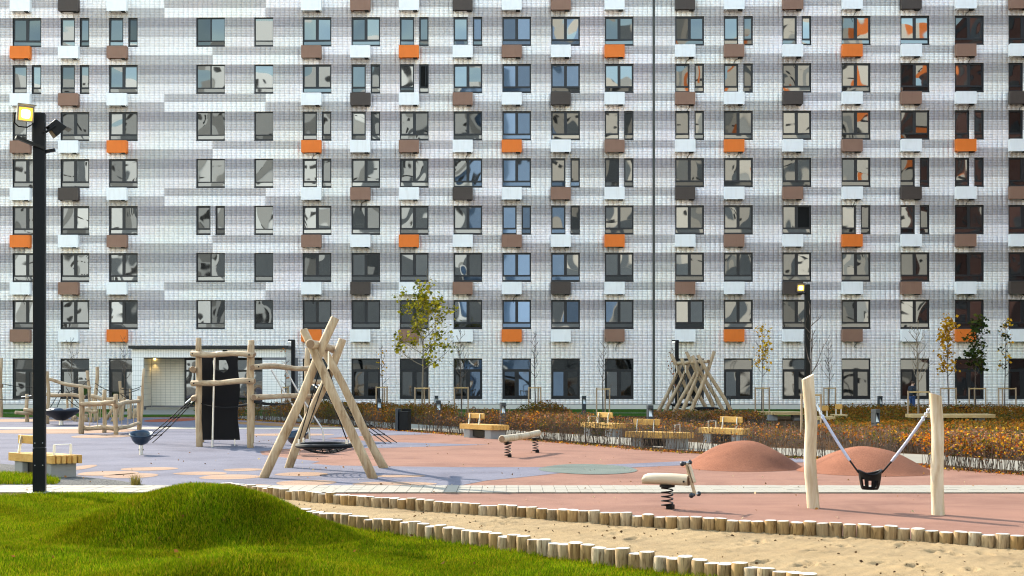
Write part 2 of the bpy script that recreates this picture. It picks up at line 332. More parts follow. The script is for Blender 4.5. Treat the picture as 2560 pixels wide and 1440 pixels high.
purple = [(-200, 1044), (480, 1044.5), (620, 1052.5), (760, 1061), (900, 1071), (1010, 1079), (1090, 1085), (1000, 1088), (900, 1090), (815, 1096), (960, 1105), (1222, 1112), (960, 1120), (800, 1121), (700, 1123), (650, 1129), (655, 1137), (700, 1143), (760, 1150), (800, 1154), (778, 1159), (830, 1164), (960, 1166), (1140, 1168), (1348, 1168), (1560, 1160), (1693, 1154), (1830, 1148), (2010, 1144.5), (2012, 1156), (1830, 1160), (1693, 1164), (1560, 1170), (1480, 1176), (1427, 1180), (1310, 1193), (1214, 1202), (1141, 1216), (-200, 1216)]
sheet('rubber_patch', gp(purple), 0.004, M['violet'])
def ell(cx, cy, hw, hh, mat, z=0.008, n=40):
    x0, y0 = gnd(cx, cy); rx = hw * y0 / F; ry = (gnd(cx, cy - hh)[1] - gnd(cx, cy + hh)[1]) / 2; ph = random.random() * 6
    pts = [(x0 + rx * math.cos(a) * (1 + 0.05 * math.sin(3 * a + ph)), y0 + ry * math.sin(a) * (1 + 0.05 * math.sin(2 * a + ph))) for a in (2 * math.pi * k / n for k in range(n))]
    return sheet('rubber_patch', pts, z, mat)
for e in [(200, 1170, 26, 8), (268, 1184, 72, 6), (330, 1190, 66, 6), (371, 1173, 70, 4.5), (502, 1184, 66, 4.2), (574, 1193, 74, 6.5), (608, 1175, 50, 3.5), (755, 1186, 66, 5), (764, 1208, 74, 7), (985, 1210, 105, 5), (1000, 1191, 62, 3.2), (256, 1091, 76, 4), (617, 1214, 62, 2.6), (150, 1078, 190, 6), (60, 1051, 130, 4), (720, 1087, 110, 3)]:
    ell(*e, M['peach'])
ell(1471, 1173, 121, 12.5, M['greygreen'], 0.008); ell(430, 1050.5, 62, 4.5, M['redrub'], 0.008)
sheet('rubber_patch', gp([(585, 1053.5), (760, 1062), (930, 1073), (760, 1069), (600, 1061)]), 0.008, M['ochre'])
sheet('paving_stripe', [(-26, 45.4), (-4.4, 45.4), (-4.4, 47.0), (-26, 47.0)], 0.012, M['cream'])
# paved strip in front: every paver a piece of its own
YS0, YS1 = 20.50, 21.82
strip = sheet('paved_strip', [(-12, YS0), (11, YS0), (11, YS1), (-12, YS1)], 0.006, M['grout'])
strip['label'] = 'cream paved strip across the front of the playground'
pw = 0.213; pd = (YS1 - YS0) / 3
pmesh = MB().box((0, 0, 0.004), (pw - 0.008, pd - 0.01, 0.022)).mesh('paver', M['cream'])
nx = int((9.9 + 9.9) / pw)
for i in range(nx):
    for j in range(3):
        x = -9.9 + (i + 0.5) * pw
        o = link('paver', pmesh, strip, (x, YS0 + (j + 0.5) * pd, 0.008 + random.uniform(-0.002, 0.002))); o.rotation_euler = (random.uniform(-.006, .006), random.uniform(-.006, .006), 0)
sheet('gravel_patch', gp([(-200, 1152), (0, 1160), (60, 1165), (125, 1178), (205, 1193), (300, 1203), (375, 1214.5), (-200, 1214.5)]), 0.010, M['gravel'])
# ------------------------------------------------------------------ sand pit
def hsh(x, y, s): return np.sin(x * 1.7 * s + 3.1) * np.cos(y * 2.3 * s + 1.2) + 0.6 * np.sin(x * 3.9 * s + y * 2.7 * s) + 0.4 * np.cos(x * 7.3 * s - y * 6.1 * s + 2)
def grid_mesh(name, poly, step, hf, mat):
    P = np.array(poly); x0, y0 = P.min(0); x1, y1 = P.max(0)
    xs = np.arange(x0 - step, x1 + step, step); ys = np.arange(y0 - step, y1 + step, step); X, Y = np.meshgrid(xs, ys); Z = hf(X, Y)
    co = np.stack([X, Y, Z], -1).reshape(-1, 3); ny, nxx = X.shape
    i = np.arange(ny - 1)[:, None] * nxx + np.arange(nxx - 1)[None, :]
    q = np.stack([i, i + 1, i + 1 + nxx, i + nxx], -1).reshape(-1, 4); c = co[q].mean(1); q = q[inside(c[:, 0], c[:, 1], poly)]
    used = np.unique(q); remap = -np.ones(len(co), int); remap[used] = np.arange(len(used))
    return fast_mesh(name, co[used], remap[q], mat, smooth=True)
dents = [(rng.uniform(-3, 6.5), rng.uniform(11.5, 17), rng.uniform(0, 3), rng.uniform(0.6, 1.2)) for _ in range(120)]
def sand_h(X, Y):
    Z = 0.022 + 0.006 * hsh(X, Y, 1.0) + 0.005 * hsh(X + 3, Y, 3.1) + 0.0035 * rng.standard_normal(X.shape)
    for x, y, a, k in dents:
        dx = (X - x) * math.cos(a) + (Y - y) * math.sin(a); dy = -(X - x) * math.sin(a) + (Y - y) * math.cos(a)
        r = (dx / 0.11) ** 2 + (dy / 0.045) ** 2; Z = Z - k * 0.048 * np.exp(-r) + k * 0.014 * np.exp(-((np.sqrt(r) - 1.7) / 0.45) ** 2)
    return Z
sand_poly = PB + [gnd(2900, 1500), gnd(2050, 1487)] + PN[::-1]
link('sand', grid_mesh('sand', sand_poly, 0.035, sand_h, M['sand']))['kind'] = 'structure'
# ------------------------------------------------------------------ log edgings
def pal_mesh(r, h):
    n = 14; mb = MB(); vs = []
    pr = [(r * 1.0, -0.15), (r * random.uniform(0.97, 1.04), h * 0.5), (r, h - 0.014), (r * 0.93, h)]
    ph = [random.uniform(-0.05, 0.05) for _ in range(n)]
    for rr, z in pr:
        for k in range(n):
            a = 2 * math.pi * k / n; q = rr * (1 + ph[k]); vs.append((q * math.cos(a), q * math.sin(a), z))
    fs = [(i * n + k, i * n + (k + 1) % n, (i + 1) * n + (k + 1) % n, (i + 1) * n + k) for i in range(3) for k in range(n)]
    mb.add(vs, fs, 0); mb.add(vs[-n:], [tuple(range(n))], 1)
    return mb.mesh('log', [M['pal_side'], M['pal_top']], smooth=True, angle=50)
pal_meshes = [pal_mesh(random.uniform(0.078, 0.090), random.uniform(0.158, 0.185)) for _ in range(9)]
def palisade(line, label, d=0.160):
    root = empty('log_edging', (line[0][0], line[0][1], 0), 0, label, 'log edging', 'log edgings along the sand pit')
    acc = 0; prev = Vector(line[0]); nxt = 0.0
    for p in line[1:]:
        p = Vector(p); seg = (p - prev).length; t = nxt - acc
        while t <= seg:
            q = prev + (p - prev) * (t / seg)
            o = link('log', random.choice(pal_meshes), root, (q.x - line[0][0] + random.uniform(-.006, .006), q.y - line[0][1] + random.uniform(-.012, .012), random.uniform(-.014, .012)), random.uniform(0, 6.28)); o.rotation_euler = (random.uniform(-.045, .045), random.uniform(-.045, .045), random.uniform(0, 6.28))
            nxt += d * random.uniform(0.95, 1.05); t = nxt - acc
        acc += seg; prev = p
    return root
palisade(PB, 'row of short upright logs between the sand and the pink rubber')
palisade(PN, 'row of short upright weathered logs between the sand and the foreground grass')
# ------------------------------------------------------------------ foreground turf and grass
def turf_h(X, Y):
    d1 = np.clip(np.sqrt(((X + 3.92) / np.where(X > -3.92, 2.25, 2.0)) ** 2 + ((Y - 14.7) / 1.16) ** 2), 0, 1); h = 0.65 * (0.5 + 0.5 * np.cos(np.pi * d1)) ** 0.74 * (1 + 0.05 * np.sin(X * 2.1 + 1) * np.cos(Y * 1.7))
    d2 = np.clip(np.sqrt(((X + 2.6) / 1.7) ** 2 + ((Y - 11.6) / 1.0) ** 2), 0, 1); h = h + 0.24 * (0.5 + 0.5 * np.cos(np.pi * d2))
    return 0.012 + h + 0.012 * hsh(X, Y, 0.8)
turf_poly = [(-11.5, 20.42), (gnd(575, 1234)[0], 20.42)] + [gnd(600, 1262)] + offs(PN, -0.06) + [(3.0, 9.5), (-11.5, 9.5)]
link('turf', grid_mesh('turf', turf_poly, 0.08, turf_h, M['turf']))['kind'] = 'structure'
def blades(name, poly, n, hf, hmin, hmax, w, pal, label, seed=3, edge=None):
    g = np.random.default_rng(seed); P = np.array(poly); x0, y0 = P.min(0); x1, y1 = P.max(0)
    X = g.uniform(x0, x1, n); Y = g.uniform(y0, y1, n); k = inside(X, Y, poly) & (np.abs(X) < Y * 0.47 + 0.4); X, Y = X[k], Y[k]; n = len(X); Z = hf(X, Y) - 0.005
    clump = np.clip(0.5 + 0.22 * hsh(X, Y, 1.6) + 0.18 * hsh(X + 9, Y - 4, 0.55), 0, 1)
    H = g.uniform(hmin, hmax, n) * (0.75 + 0.55 * clump)
    if edge is not None: H = H * edge(X, Y)
    A = g.uniform(0, 6.283, n); dx, dy = np.cos(A) * w / 2, np.sin(A) * w / 2; L = g.uniform(0.1, 0.75, n) * H; B = g.uniform(0, 6.283, n); lx, ly = np.cos(B) * L, np.sin(B) * L
    v0 = np.stack([X - dx, Y - dy, Z], 1); v1 = np.stack([X + dx, Y + dy, Z], 1)
    v2 = np.stack([X + dx * .7 + lx * .4, Y + dy * .7 + ly * .4, Z + H * .62], 1); v3 = np.stack([X - dx * .7 + lx * .4, Y - dy * .7 + ly * .4, Z + H * .62], 1)
    v4 = np.stack([X + lx, Y + ly, Z + H], 1)
    co = np.stack([v0, v1, v2, v3, v4], 1).reshape(-1, 3); b = np.arange(n) * 5
    tri = np.stack([np.stack([b, b + 1, b + 2], 1), np.stack([b, b + 2, b + 3], 1), np.stack([b + 3, b + 2, b + 4], 1)], 1).reshape(-1, 3)
    pal = np.array(pal); c = pal[g.integers(0, len(pal), n)] * g.uniform(0.75, 1.25, (n, 1)); p2 = np.clip(0.45 + 0.3 * hsh(X * 1.3 - 5, Y * 1.1, 0.9) + 0.15 * hsh(X, Y, 4.3), 0, 1)[:, None]; c = c * (0.55 + 0.7 * clump[:, None]) * (1 + p2 * np.array([0.32, 0.08, 0.0])) + np.array([0.03, 0.018, 0.0]) * (1 - clump[:, None])
    me = fast_mesh(name, co, tri, M['blade'], np.repeat(c, 5, 0), 3); o = link(name, me); return tag(o, label, 'grass', kind='stuff')
GREENS = [(0.092, 0.165, 0.003), (0.125, 0.20, 0.003), (0.06, 0.13, 0.003), (0.175, 0.22, 0.004), (0.03, 0.07, 0.002), (0.21, 0.19, 0.015)]
def pal_edge(X, Y):
    d = np.full(X.shape, 9.0)
    for x, y in PN[::2]: d = np.minimum(d, np.hypot(X - x, Y - y))
    return 1 + 0.9 * np.clip(1 - d / 0.22, 0, 1)
blades('grass', turf_poly, 430000, turf_h, 0.022, 0.052, 0.006, GREENS, 'mown green grass across the foreground lawn', 3, pal_edge)
blades('grass', [(-3.95 + 2.3 * math.cos(a_), 14.6 + 1.3 * math.sin(a_)) for a_ in [k * math.pi / 16 for k in range(32)]], 105000, turf_h, 0.03, 0.07, 0.007, GREENS, 'longer grass on the large foreground mound', 4)
blades('grass', [(-2.6 + 1.6 * math.cos(a_), 11.9 + 0.8 * math.sin(a_)) for a_ in [k * math.pi / 16 for k in range(32)]], 30000, turf_h, 0.03, 0.07, 0.007, GREENS, 'longer grass on the low mound at the bottom edge', 8)
blades('grass', gp([(-200, 1186), (60, 1189), (118, 1195), (152, 1206), (140, 1212.5), (-200, 1213)]), 16000, lambda X, Y: X * 0 + 0.012, 0.04, 0.12, 0.009, GREENS, 'ragged grass strip beside the gravel by the lamp post', 5)
blades('grass', gp([(326, 1212.5), (340, 1211), (352, 1213), (344, 1216.5), (330, 1216)]), 420, lambda X, Y: X * 0 + 0.012, 0.05, 0.22, 0.008, [(0.16, 0.13, 0.05), (0.13, 0.13, 0.03)], 'dry grass tuft at the end of the gravel', 6)
# ------------------------------------------------------------------ the apartment building
FA = 0.00895; FY = 74.0; frz = -math.atan(FA); ca = math.cos(math.atan(FA))
def fac(px, py):
    dx = (px - CX) / F; t = FY / (1 + FA * dx); return dx * t / ca, HC - (py - HY) / F * t
bld = empty('apartment_building', (0, FY, 0), frz, 'long pale tiled apartment block with dark windows filling the background', 'building')
RH = 2.91 / 29; VT7 = 6.71; V0 = VT7 - 67 * RH; TW = 0.2985
VT = lambda k: VT7 + 2.91 * (7 - k)
COLS = [32, 152, 273, 491, 636, 757, 879, 1000, 1134, 1256, 1378, 1512, 1688, 1810, 1956, 2104, 2251, 2387, 2521]
UL = [fac(x, 600)[0] for x in COLS]; WW = 1.765; WH = 1.775
SPLIT = {1: [2, 3], 2: [1, 2], 3: [1], 4: [5], 6: [3, 4], 7: [2, 3], 8: [1, 2], 9: [1], 10: [5], 11: [4, 5], 12: [3, 4], 13: [2, 3], 14: [1, 2], 15: [1], 16: [5], 17: [4, 5], 18: [3, 4], 19: [2, 3]}
TOP = 25.75; UMIN, UMAX = -41.0, 47.0; TU0, TU1 = -40.9, 46.5
VEST0, VEST1 = -22.96, -13.63
openings = []   # (u0, u1, v0, v1, type, row, col)
for ci in range(1, 20):
    u = UL[ci - 1]
    for k in range(0, 8):
        vt = VT(k)
        if k == 0: v1 = TOP + 1
        v1 = vt; v0 = vt - WH
        if v1 > TOP: v1 = TOP - 0.02
        if ci == 5: openings.append((u, u + 1.165, v0, v1, 'S', k, ci))
        elif k in SPLIT.get(ci, []):
            openings.append((u, u + 0.875, v0, v1, 'BL', k, ci)); openings.append((u + 1.19, u + WW, v0, v1, 'BR', k, ci))
        elif ci == 4: openings.append((u, u + WW, v0, v1, 'D', k, ci))
        else: openings.append((u, u + WW, v0, v1, 'A', k, ci))
    if ci not in (4, 5): openings.append((u, u + WW, 0.62, 3.085, 'G', 8, ci))
# wall quads around the openings
mb = MB()
vb = sorted({round(x, 4) for o in openings for x in (o[2], o[3])} | {-0.1, TOP})
for a, b in zip(vb[:-1], vb[1:]):
    cuts = sorted([(o[0], o[1]) for o in openings if o[2] <= a + 1e-4 and o[3] >= b - 1e-4]); x = UMIN
    for c0, c1 in cuts + [(UMAX, UMAX)]:
        if c0 - x > 1e-4: mb.add([(x, 0, a), (c0, 0, a), (c0, 0, b), (x, 0, b)], [(0, 1, 2, 3)])
        x = c1
wallo = mb.build('wall', M['grout'], bld, world=False)
mb = MB()
for (a, b, c, d, t, k, ci) in openings:
    dp = 0.16
    mb.add([(a, 0, c), (a, dp, c), (a, dp, d), (a, 0, d)], [(0, 1, 2, 3)]).add([(b, 0, c), (b, 0, d), (b, dp, d), (b, dp, c)], [(0, 1, 2, 3)])
    mb.add([(a, 0, d), (a, dp, d), (b, dp, d), (b, 0, d)], [(0, 1, 2, 3)]).add([(a, 0, c), (b, 0, c), (b, dp, c), (a, dp, c)], [(0, 1, 2, 3)])
mb.build('window_reveal', M['frame'], bld, world=False)['kind'] = 'stuff'
MB().box(((UMIN + UMAX) / 2, 7.4, TOP / 2), (UMAX - UMIN, 14.2, TOP - 0.02)).build('building_core', M['plain_wall'], bld, world=False)
MB().box(((UMIN + UMAX) / 2, 7.2, TOP + 0.15), (UMAX - UMIN + .3, 14.8, 0.3)).build('parapet', M['roof_trim'], bld, world=False)
MB().box((2.5, -0.03, 0.03), (UMAX - UMIN - 2, 0.07, 0.46)).build('plinth', surf('plinth_stone', (0.55, 0.53, 0.48), (0.62, 0.60, 0.55), 1, 0.9), bld, world=False)
# glazed tiles, one box each; bands of four greys stepping round the boxes
TOG_ODD = [1, 3, 'x526', 6, 8, 10, 12, 14, 16, 18]; TOG_EVEN = [2, 'x416', 'x660', 7, 9, 11, 13, 15, 17, 19]
def tog_us(lst): return [fac(int(t[1:]), 600)[0] if isinstance(t, str) else UL[t - 1] + 3 * TW for t in lst]
TOD, TEV = np.array(tog_us(TOG_ODD)), np.array(tog_us(TOG_EVEN))
G_D, G_M, G_L, G_W, G_G = (0.345, 0.314, 0.322), (0.545, 0.50, 0.495), (0.83, 0.768, 0.75), (0.92, 0.86, 0.845), (0.50, 0.458, 0.452)
tv0, tu0, tu1, trow = [], [], [], []
nrow = int((TOP - V0) / RH); ops = np.array([o[:4] for o in openings])
ug = np.arange(UL[9] - 145 * TW, TU1, TW); ug = ug[ug > TU0]
JX, JZ = 0.0075, 0.0062
ju = fac(1634.5, 600)[0]
VT_TOP = 3.80
for j in range(3, nrow):
    a = V0 + j * RH; b = a + RH; mid = (a + b) / 2
    cut = [(o[0], o[1]) for o in openings if o[2] < mid < o[3]] + [(ju - 0.07, ju + 0.07)]
    if mid < VT_TOP: cut.append((VEST0 + 0.02, VEST1 - 0.02))
    cut.sort(); x = TU0; iv = []
    for c0, c1 in cut:
        if c0 > x: iv.append((x, c0))
        x = max(x, c1)
    iv.append((x, TU1))
    for s, e in iv:
        g = ug[(ug > s + 0.03) & (ug < e - 0.03)]; ed = np.concatenate([[s], g, [e]])
        tu0.append(ed[:-1]); tu1.append(ed[1:]); trow.append(np.full(len(ed) - 1, j))
tu0 = np.concatenate(tu0); tu1 = np.concatenate(tu1); trow = np.concatenate(trow); N = len(tu0)
tv = V0 + trow * RH
z0 = tv + JZ / 2; z1 = tv + RH - JZ / 2; x0 = tu0 + JX / 2; x1 = tu1 - JX / 2; yf = -0.016 + rng.uniform(-0.0015, 0.0015, N); ZE = np.zeros(N)
co = np.stack([np.stack(p, 1) for p in [(x0, ZE, z0), (x1, ZE, z0), (x1, ZE, z1), (x0, ZE, z1), (x0, yf, z0), (x1, yf, z0), (x1, yf, z1), (x0, yf, z1)]], 1).reshape(-1, 3)
bi = np.arange(N)[:, None] * 8
qs = np.concatenate([bi + np.array(q)[None] for q in [(4, 5, 6, 7), (0, 1, 5, 4), (1, 2, 6, 5), (2, 3, 7, 6), (3, 0, 4, 7)]], 0)
c = np.zeros((N, 3)); rel = (67 - trow - 1); kf = 7 + np.floor_divide(rel, 29) * 1; inb = np.mod(rel, 29)   # rows counted down from each window head
umid = (tu0 + tu1) / 2
row_k = kf.astype(int)
par = np.where(row_k % 2 == 1, np.searchsorted(TOD, umid) % 2, (np.searchsorted(TEV, umid) + 1) % 2)   # 0 = white over grey, 1 = grey over white
c[:] = G_L
c[inb < 6] = G_D; c[(inb >= 6) & (inb < 12)] = G_M; c[(inb >= 12) & (inb < 18)] = G_L
up = (inb >= 18) & (inb < 23); lo = inb >= 23
c[up & (par == 0)] = G_W; c[up & (par == 1)] = G_G; c[lo & (par == 0)] = G_G; c[lo & (par == 1)] = G_W
low = (row_k > 7) | ((row_k == 7) & (inb >= 18))
alt = (trow % 2 == 0)
c[low & alt] = (0.92, 0.86, 0.84); c[low & ~alt] = (0.75, 0.69, 0.68)
c = c * rng.uniform(0.965, 1.03, (N, 1))
for ch, (sx, sz) in enumerate(((0.55, 0.23), (0.41, 0.37), (0.67, 0.31))): c[:, ch] *= 1 + 0.013 * (np.sin(umid * sx + tv * sz + ch) + np.sin(umid * sx * 2.3 - tv * sz * 3.1 + 2 * ch))
for k_ in range(8):          # rain streaks on the tiles below each hung box
    for ci in range(1, 20):
        if ci in (4, 5): continue
        zt_ = VT(k_) - WH - 0.80; u_ = UL[ci - 1] + random.choice((0.05, 1.1)); sel = (np.abs(umid - u_ - 0.1) < 0.28) & (tv < zt_) & (tv > zt_ - random.uniform(0.3, 0.9)); c[sel] *= np.array([0.965, 0.955, 0.94]) * random.uniform(0.97, 1.03)
c = np.clip(c, 0, 0.92)
warm = np.clip((umid + 20) / 60, 0, 1)[:, None]
tm = fast_mesh('tile', co, qs, M['tile'], np.repeat(c, 8, 0))
to = link('facade_tile', tm, bld); to['kind'] = 'stuff'
MB().box((ju, -0.004, TOP / 2 + 0.1), (0.115, 0.05, TOP - 0.3)).build('expansion_joint', surf('joint_cover', (0.035, 0.036, 0.03), (0.06, 0.06, 0.05), 1, 0.6, bump=0), bld, world=False)
# ---- windows: frame mesh with panes; shared data per type
def frame_rects(w, h, t):
    if t == 'A': return [(0.09, w / 2 - 0.09, 0.42, h - 0.10), (w / 2 + 0.09, w - 0.09, 0.42, h - 0.10), (0.045, w - 0.045, 0.105, 0.32)]
    if t == 'D': return [(0.06, w / 2 - 0.035, 0.38, h - 0.05), (w / 2 + 0.035, w - 0.04, 0.38, h - 0.05), (0.06, w - 0.04, 0.10, 0.32)]
    if t == 'S': return [(0.06, w - 0.04, 0.38, h - 0.05), (0.06, w - 0.04, 0.10, 0.32)]
    if t in ('BL', 'BR'): return [(0.085, w - 0.085, 0.42, h - 0.10), (0.045, w - 0.045, 0.105, 0.32)]
    if t == 'G': return [(0.14, w / 2 - 0.13, 0.19, h - 0.80), (w / 2 + 0.13, w - 0.14, 0.19, h - 0.80), (0.045, w - 0.045, h - 0.64, h - 0.06)]
def frame_mesh(w, h, t):
    mb = MB(); rs = frame_rects(w, h, t); xs = sorted({0, w} | {x for r in rs for x in r[:2]}); zs = sorted({0, h} | {z for r in rs for z in r[2:]})
    for xa, xb in zip(xs[:-1], xs[1:]):
        for za, zb in zip(zs[:-1], zs[1:]):
            xm, zm = (xa + xb) / 2, (za + zb) / 2
            if any(r[0] < xm < r[1] and r[2] < zm < r[3] for r in rs): continue
            mb.add([(xa, 0, za), (xb, 0, za), (xb, 0, zb), (xa, 0, zb)], [(0, 1, 2, 3)])
    for (a, b, c_, d) in rs:
        e = 0.05
        mb.add([(a, 0, c_), (a, e, c_), (a, e, d), (a, 0, d), (b, 0, c_), (b, e, c_), (b, e, d), (b, 0, d)], [(0, 3, 2, 1), (4, 5, 6, 7), (0, 1, 5, 4), (3, 7, 6, 2)])
    mb.box((w / 2, -0.045, 0.012), (w + 0.02, 0.13, 0.024))
    return mb.mesh('window_frame', M['frame'])
fcache, pcache = {}, {}
def pane_mesh(w, h, mat):
    k = (round(w, 3), round(h, 3), mat.name)
    if k not in pcache: pcache[k] = MB().add([(-w / 2, 0, -h / 2), (w / 2, 0, -h / 2), (w / 2, 0, h / 2), (-w / 2, 0, h / 2)], [(0, 1, 2, 3)]).mesh('pane', mat)
    return pcache[k]
for (a, b, c0, d, t, k, ci) in openings:
    w, h = round(b - a, 3), round(d - c0, 3)
    if t != 'G' and k == 0: h = WH
    if (w, h, t) not in fcache: fcache[(w, h, t)] = frame_mesh(w, h, t)
    if c0 > 24.6: continue
    if a > VEST0 - 0.2 and b < VEST1 and t == 'G': continue
    fo = link('window', fcache[(w, h, t)], bld, (a, 0.075, c0))
    gm = M['glass_low'] if t == 'G' else (M['glass_flat'] if ci == 10 else M['glass'])
    for i, (xa, xb, za, zb) in enumerate(frame_rects(w, h, t)):
        m = gm
        if (ci, k, t, i) in ((8, 2, 'BR', 0), (15, 5, 'A', 1)): m = M['void']
        p = link('pane', pane_mesh(xb - xa, zb - za, m), fo, ((xa + xb) / 2, 0.04, (za + zb) / 2))
        p.rotation_euler = (random.uniform(-.03, .012), 0, random.uniform(-.03, .03)) if ci != 10 else (random.uniform(-.004, .004), 0, random.uniform(-.006, .006))
        if m is M['void'] and ci == 8:
            MB().box((xb - 0.07, -0.10, (za + zb) / 2), (0.05, 0.26, zb - za)).build('open_sash', M['frame'], fo, world=False)
# ------------------------------------------------------------------ air conditioner boxes hung on the facade
ROWC = {1: 'OWB--BWOWBWOWBWOWBW', 2: 'WBW--WDWBWDWBWDWBWD', 3: 'BWO--OWBWOWBWOWBWOW', 0: 'WDW--WBWDWBWDWBWDWB'}
BW, BH, BD = 1.215, 0.755, 0.34
def box_parts(ck):
    mat = M['box_' + ck]
    c_ = MB()
    c_.box((BW / 2, -BD / 2, BH - 0.008), (BW, BD, 0.016))
    for x in (0.009, BW - 0.009): c_.box((x, -BD / 2, BH / 2), (0.018, BD - 0.004, BH - 0.036))
    c_.box((BW / 2, -0.02, BH / 2), (BW - 0.04, 0.03, BH - 0.05))
    f_ = MB(); n = 15
    for i in range(n):
        z = 0.03 + (BH - 0.06) * (i + 0.5) / n; f_.box((BW / 2, -BD - 0.006, z), (BW - 0.03, 0.014, (BH - 0.06) / n - 0.011))
    f_.box((BW / 2, -BD + 0.012, BH / 2), (BW - 0.036, 0.014, BH - 0.05))
    for z in (0.015, BH - 0.015): f_.box((BW / 2, -BD - 0.008, z), (BW + 0.01, 0.022, 0.03))
    for x in (0.006, BW - 0.006): f_.box((x, -BD - 0.0075, BH / 2), (0.024, 0.020, BH - 0.062))
    b_ = MB().box((0.12, -BD / 2 + 0.01, -0.02), (0.05, BD - 0.02, 0.036)); b2_ = MB().box((BW - 0.07, -BD / 2 + 0.01, -0.02), (0.05, BD - 0.02, 0.036))
    t_ = MB(); t_.box((BW - 0.22, -BD / 2, 0.005), (0.26, BD - 0.06, 0.10))
    return [(n_, x.mesh(n_, m)) for n_, x, m in (('casing', c_, mat), ('louvre_panel', f_, mat), ('bracket', b_, mat), ('bracket', b2_, mat), ('air_conditioner_unit', t_, M['black_rubber']))]
BP = {k: box_parts(k) for k in 'WOBD'}
ORD = ['first', 'second', 'third', 'fourth', 'fifth', 'sixth', 'seventh', 'eighth', 'ninth', 'tenth', 'eleventh', 'twelfth', 'thirteenth', 'fourteenth', 'fifteenth', 'sixteenth', 'seventeenth', 'eighteenth', 'last']
STO = {0: 'ninth', 1: 'eighth', 2: 'seventh', 3: 'sixth', 4: 'fifth', 5: 'fourth', 6: 'third', 7: 'second'}
CABLES = [(13, 1), (13, 2), (13, 3), (14, 1), (15, 1), (16, 4), (17, 1), (18, 1), (18, 2), (18, 4), (18, 0), (16, 0), (9, 3), (19, 2), (19, 6), (18, 6), (6, 3), (7, 4), (12, 7), (10, 6), (6, 6), (1, 6), (16, 7), (14, 3)]
rotf = Matrix.Rotation(frz, 3, 'Z')
for k in range(8):
    for ci in range(1, 20):
        ck = ROWC[k % 4][ci - 1]
        if ck == '-': continue
        vtop = VT(k) - WH - 0.045; u = UL[ci - 1] - 0.03
        wp = rotf @ Vector((u, -0.02, vtop - BH)) + Vector((0, FY, 0))
        r = empty('air_conditioner_box', wp, frz, '%s air conditioner box below the %s-storey window in the %s column from the left' % (BOXC[ck][0], STO[k], ORD[ci - 1]) if ci < 19 else '%s air conditioner box below the %s-storey window at the right edge of the photo' % (BOXC[ck][0], STO[k]), 'box', 'air conditioner boxes on the facade')
        for n_, me in BP[ck]: link(n_, me, r)
        if (ci, k) in CABLES:
            s = random.uniform(-1, 1); L = random.uniform(0.25, 0.5)
            pts = [(BW - 0.25, -0.12, 0.0), (BW - 0.28, -0.10, -0.06), (BW - 0.42 - 0.12 * s, -0.06, -0.16), (BW - 0.5 - 0.1 * s, -0.05, -0.16 - L * 0.5), (BW - 0.47 - 0.2 * s, -0.05, -0.12 - L)]
            MB().tube(catmull(pts, 4, False), 0.016, 5).build('cable', M['rope'], r, world=False)
# ------------------------------------------------------------------ entrance porch
vp = empty('entrance_porch', (-18.3, 72.5, 0), 0, 'flat-roofed white tiled entrance porch with black roof edge', 'porch')
YF, YB = 72.5, 74.05; ZO, ZT = 3.14, 3.66
w_ = MB()
w_.box((-22.61, (YF + YB) / 2 + .02, ZO / 2), (0.70, YB - YF, ZO)); w_.box((-18.3, (YF + YB) / 2 + .02, (ZO + ZT) / 2), (9.32, YB - YF, ZT - ZO))
w_.box((-14.37, (YF + YB) / 2 + .02, ZO / 2), (1.46, YB - YF, ZO))
w_.build('porch_wall', M['grout'], vp)
tl = MB(); tl2 = MB()
def vtiles(mb_, x0_, x1_, za, zb, y, n, axis='x', off=0.012):
    st = (x1_ - x0_) / n
    for i in range(n):
        c_ = x0_ + (i + 0.5) * st
        if axis == 'x': mb_.box((c_, y - off / 2, (za + zb) / 2), (st - 0.012, off, zb - za - 0.012))
        else: mb_.box((y + off / 2, c_, (za + zb) / 2), (off, st - 0.012, zb - za - 0.012))
vtiles(tl, -22.96, -13.64, 3.36, 3.655, YF + 0.02, 93); vtiles(tl, -22.96, -13.64, 3.14, 3.36, YF + 0.02, 93)
for zb in np.arange(0.25, 3.1, 0.2985): vtiles(tl, -22.96, -22.26, zb, min(zb + 0.2985, 3.14), YF + 0.02, 7)
for zb in np.arange(0.2, 3.6, 0.2985): vtiles(tl, YF + 0.04, YB - 0.02, zb, min(zb + 0.2985, 3.655), -13.64, 14, 'y')
for zb in np.arange(0.2, 3.0, 0.1): vtiles(tl, -15.08, -13.66, zb, zb + 0.1, YF + 0.02, 5)
tl.build('porch_tile', surf('porch_white_tile', (0.82, 0.80, 0.79), (0.88, 0.86, 0.85), 3, 0.4, bump=0), vp)['kind'] = 'stuff'
BEIGE = surf('porch_beige_tile', (0.60, 0.56, 0.48), (0.70, 0.66, 0.58), 3, 0.5, bump=0)
for zb in np.arange(0.2, 3.1, 0.1): vtiles(tl2, -22.24, -20.2, zb, min(zb + 0.1, 3.13), YB - 0.03, 7)
for zb in np.arange(0.2, 3.0, 0.36): vtiles(tl2, YF + 0.05, YB - 0.05, zb, min(zb + 0.36, 3.13), -22.26, 1, 'y')
tl2.build('recess_tile', BEIGE, vp)['kind'] = 'stuff'
MB().box((-17.7, YB - 0.01, 1.5), (9.0, 0.02, 3.3)).build('recess_wall', M['grout'], vp)
MB().box((-18.3, 73.2, 3.76), (9.62, 1.9, 0.17)).build('roof_edge', M['roof_trim'], vp)
MB().box((-17.4, 73.0, 0.05), (9.2, 1.7, 0.16)).build('porch_floor', M['paving'], vp)
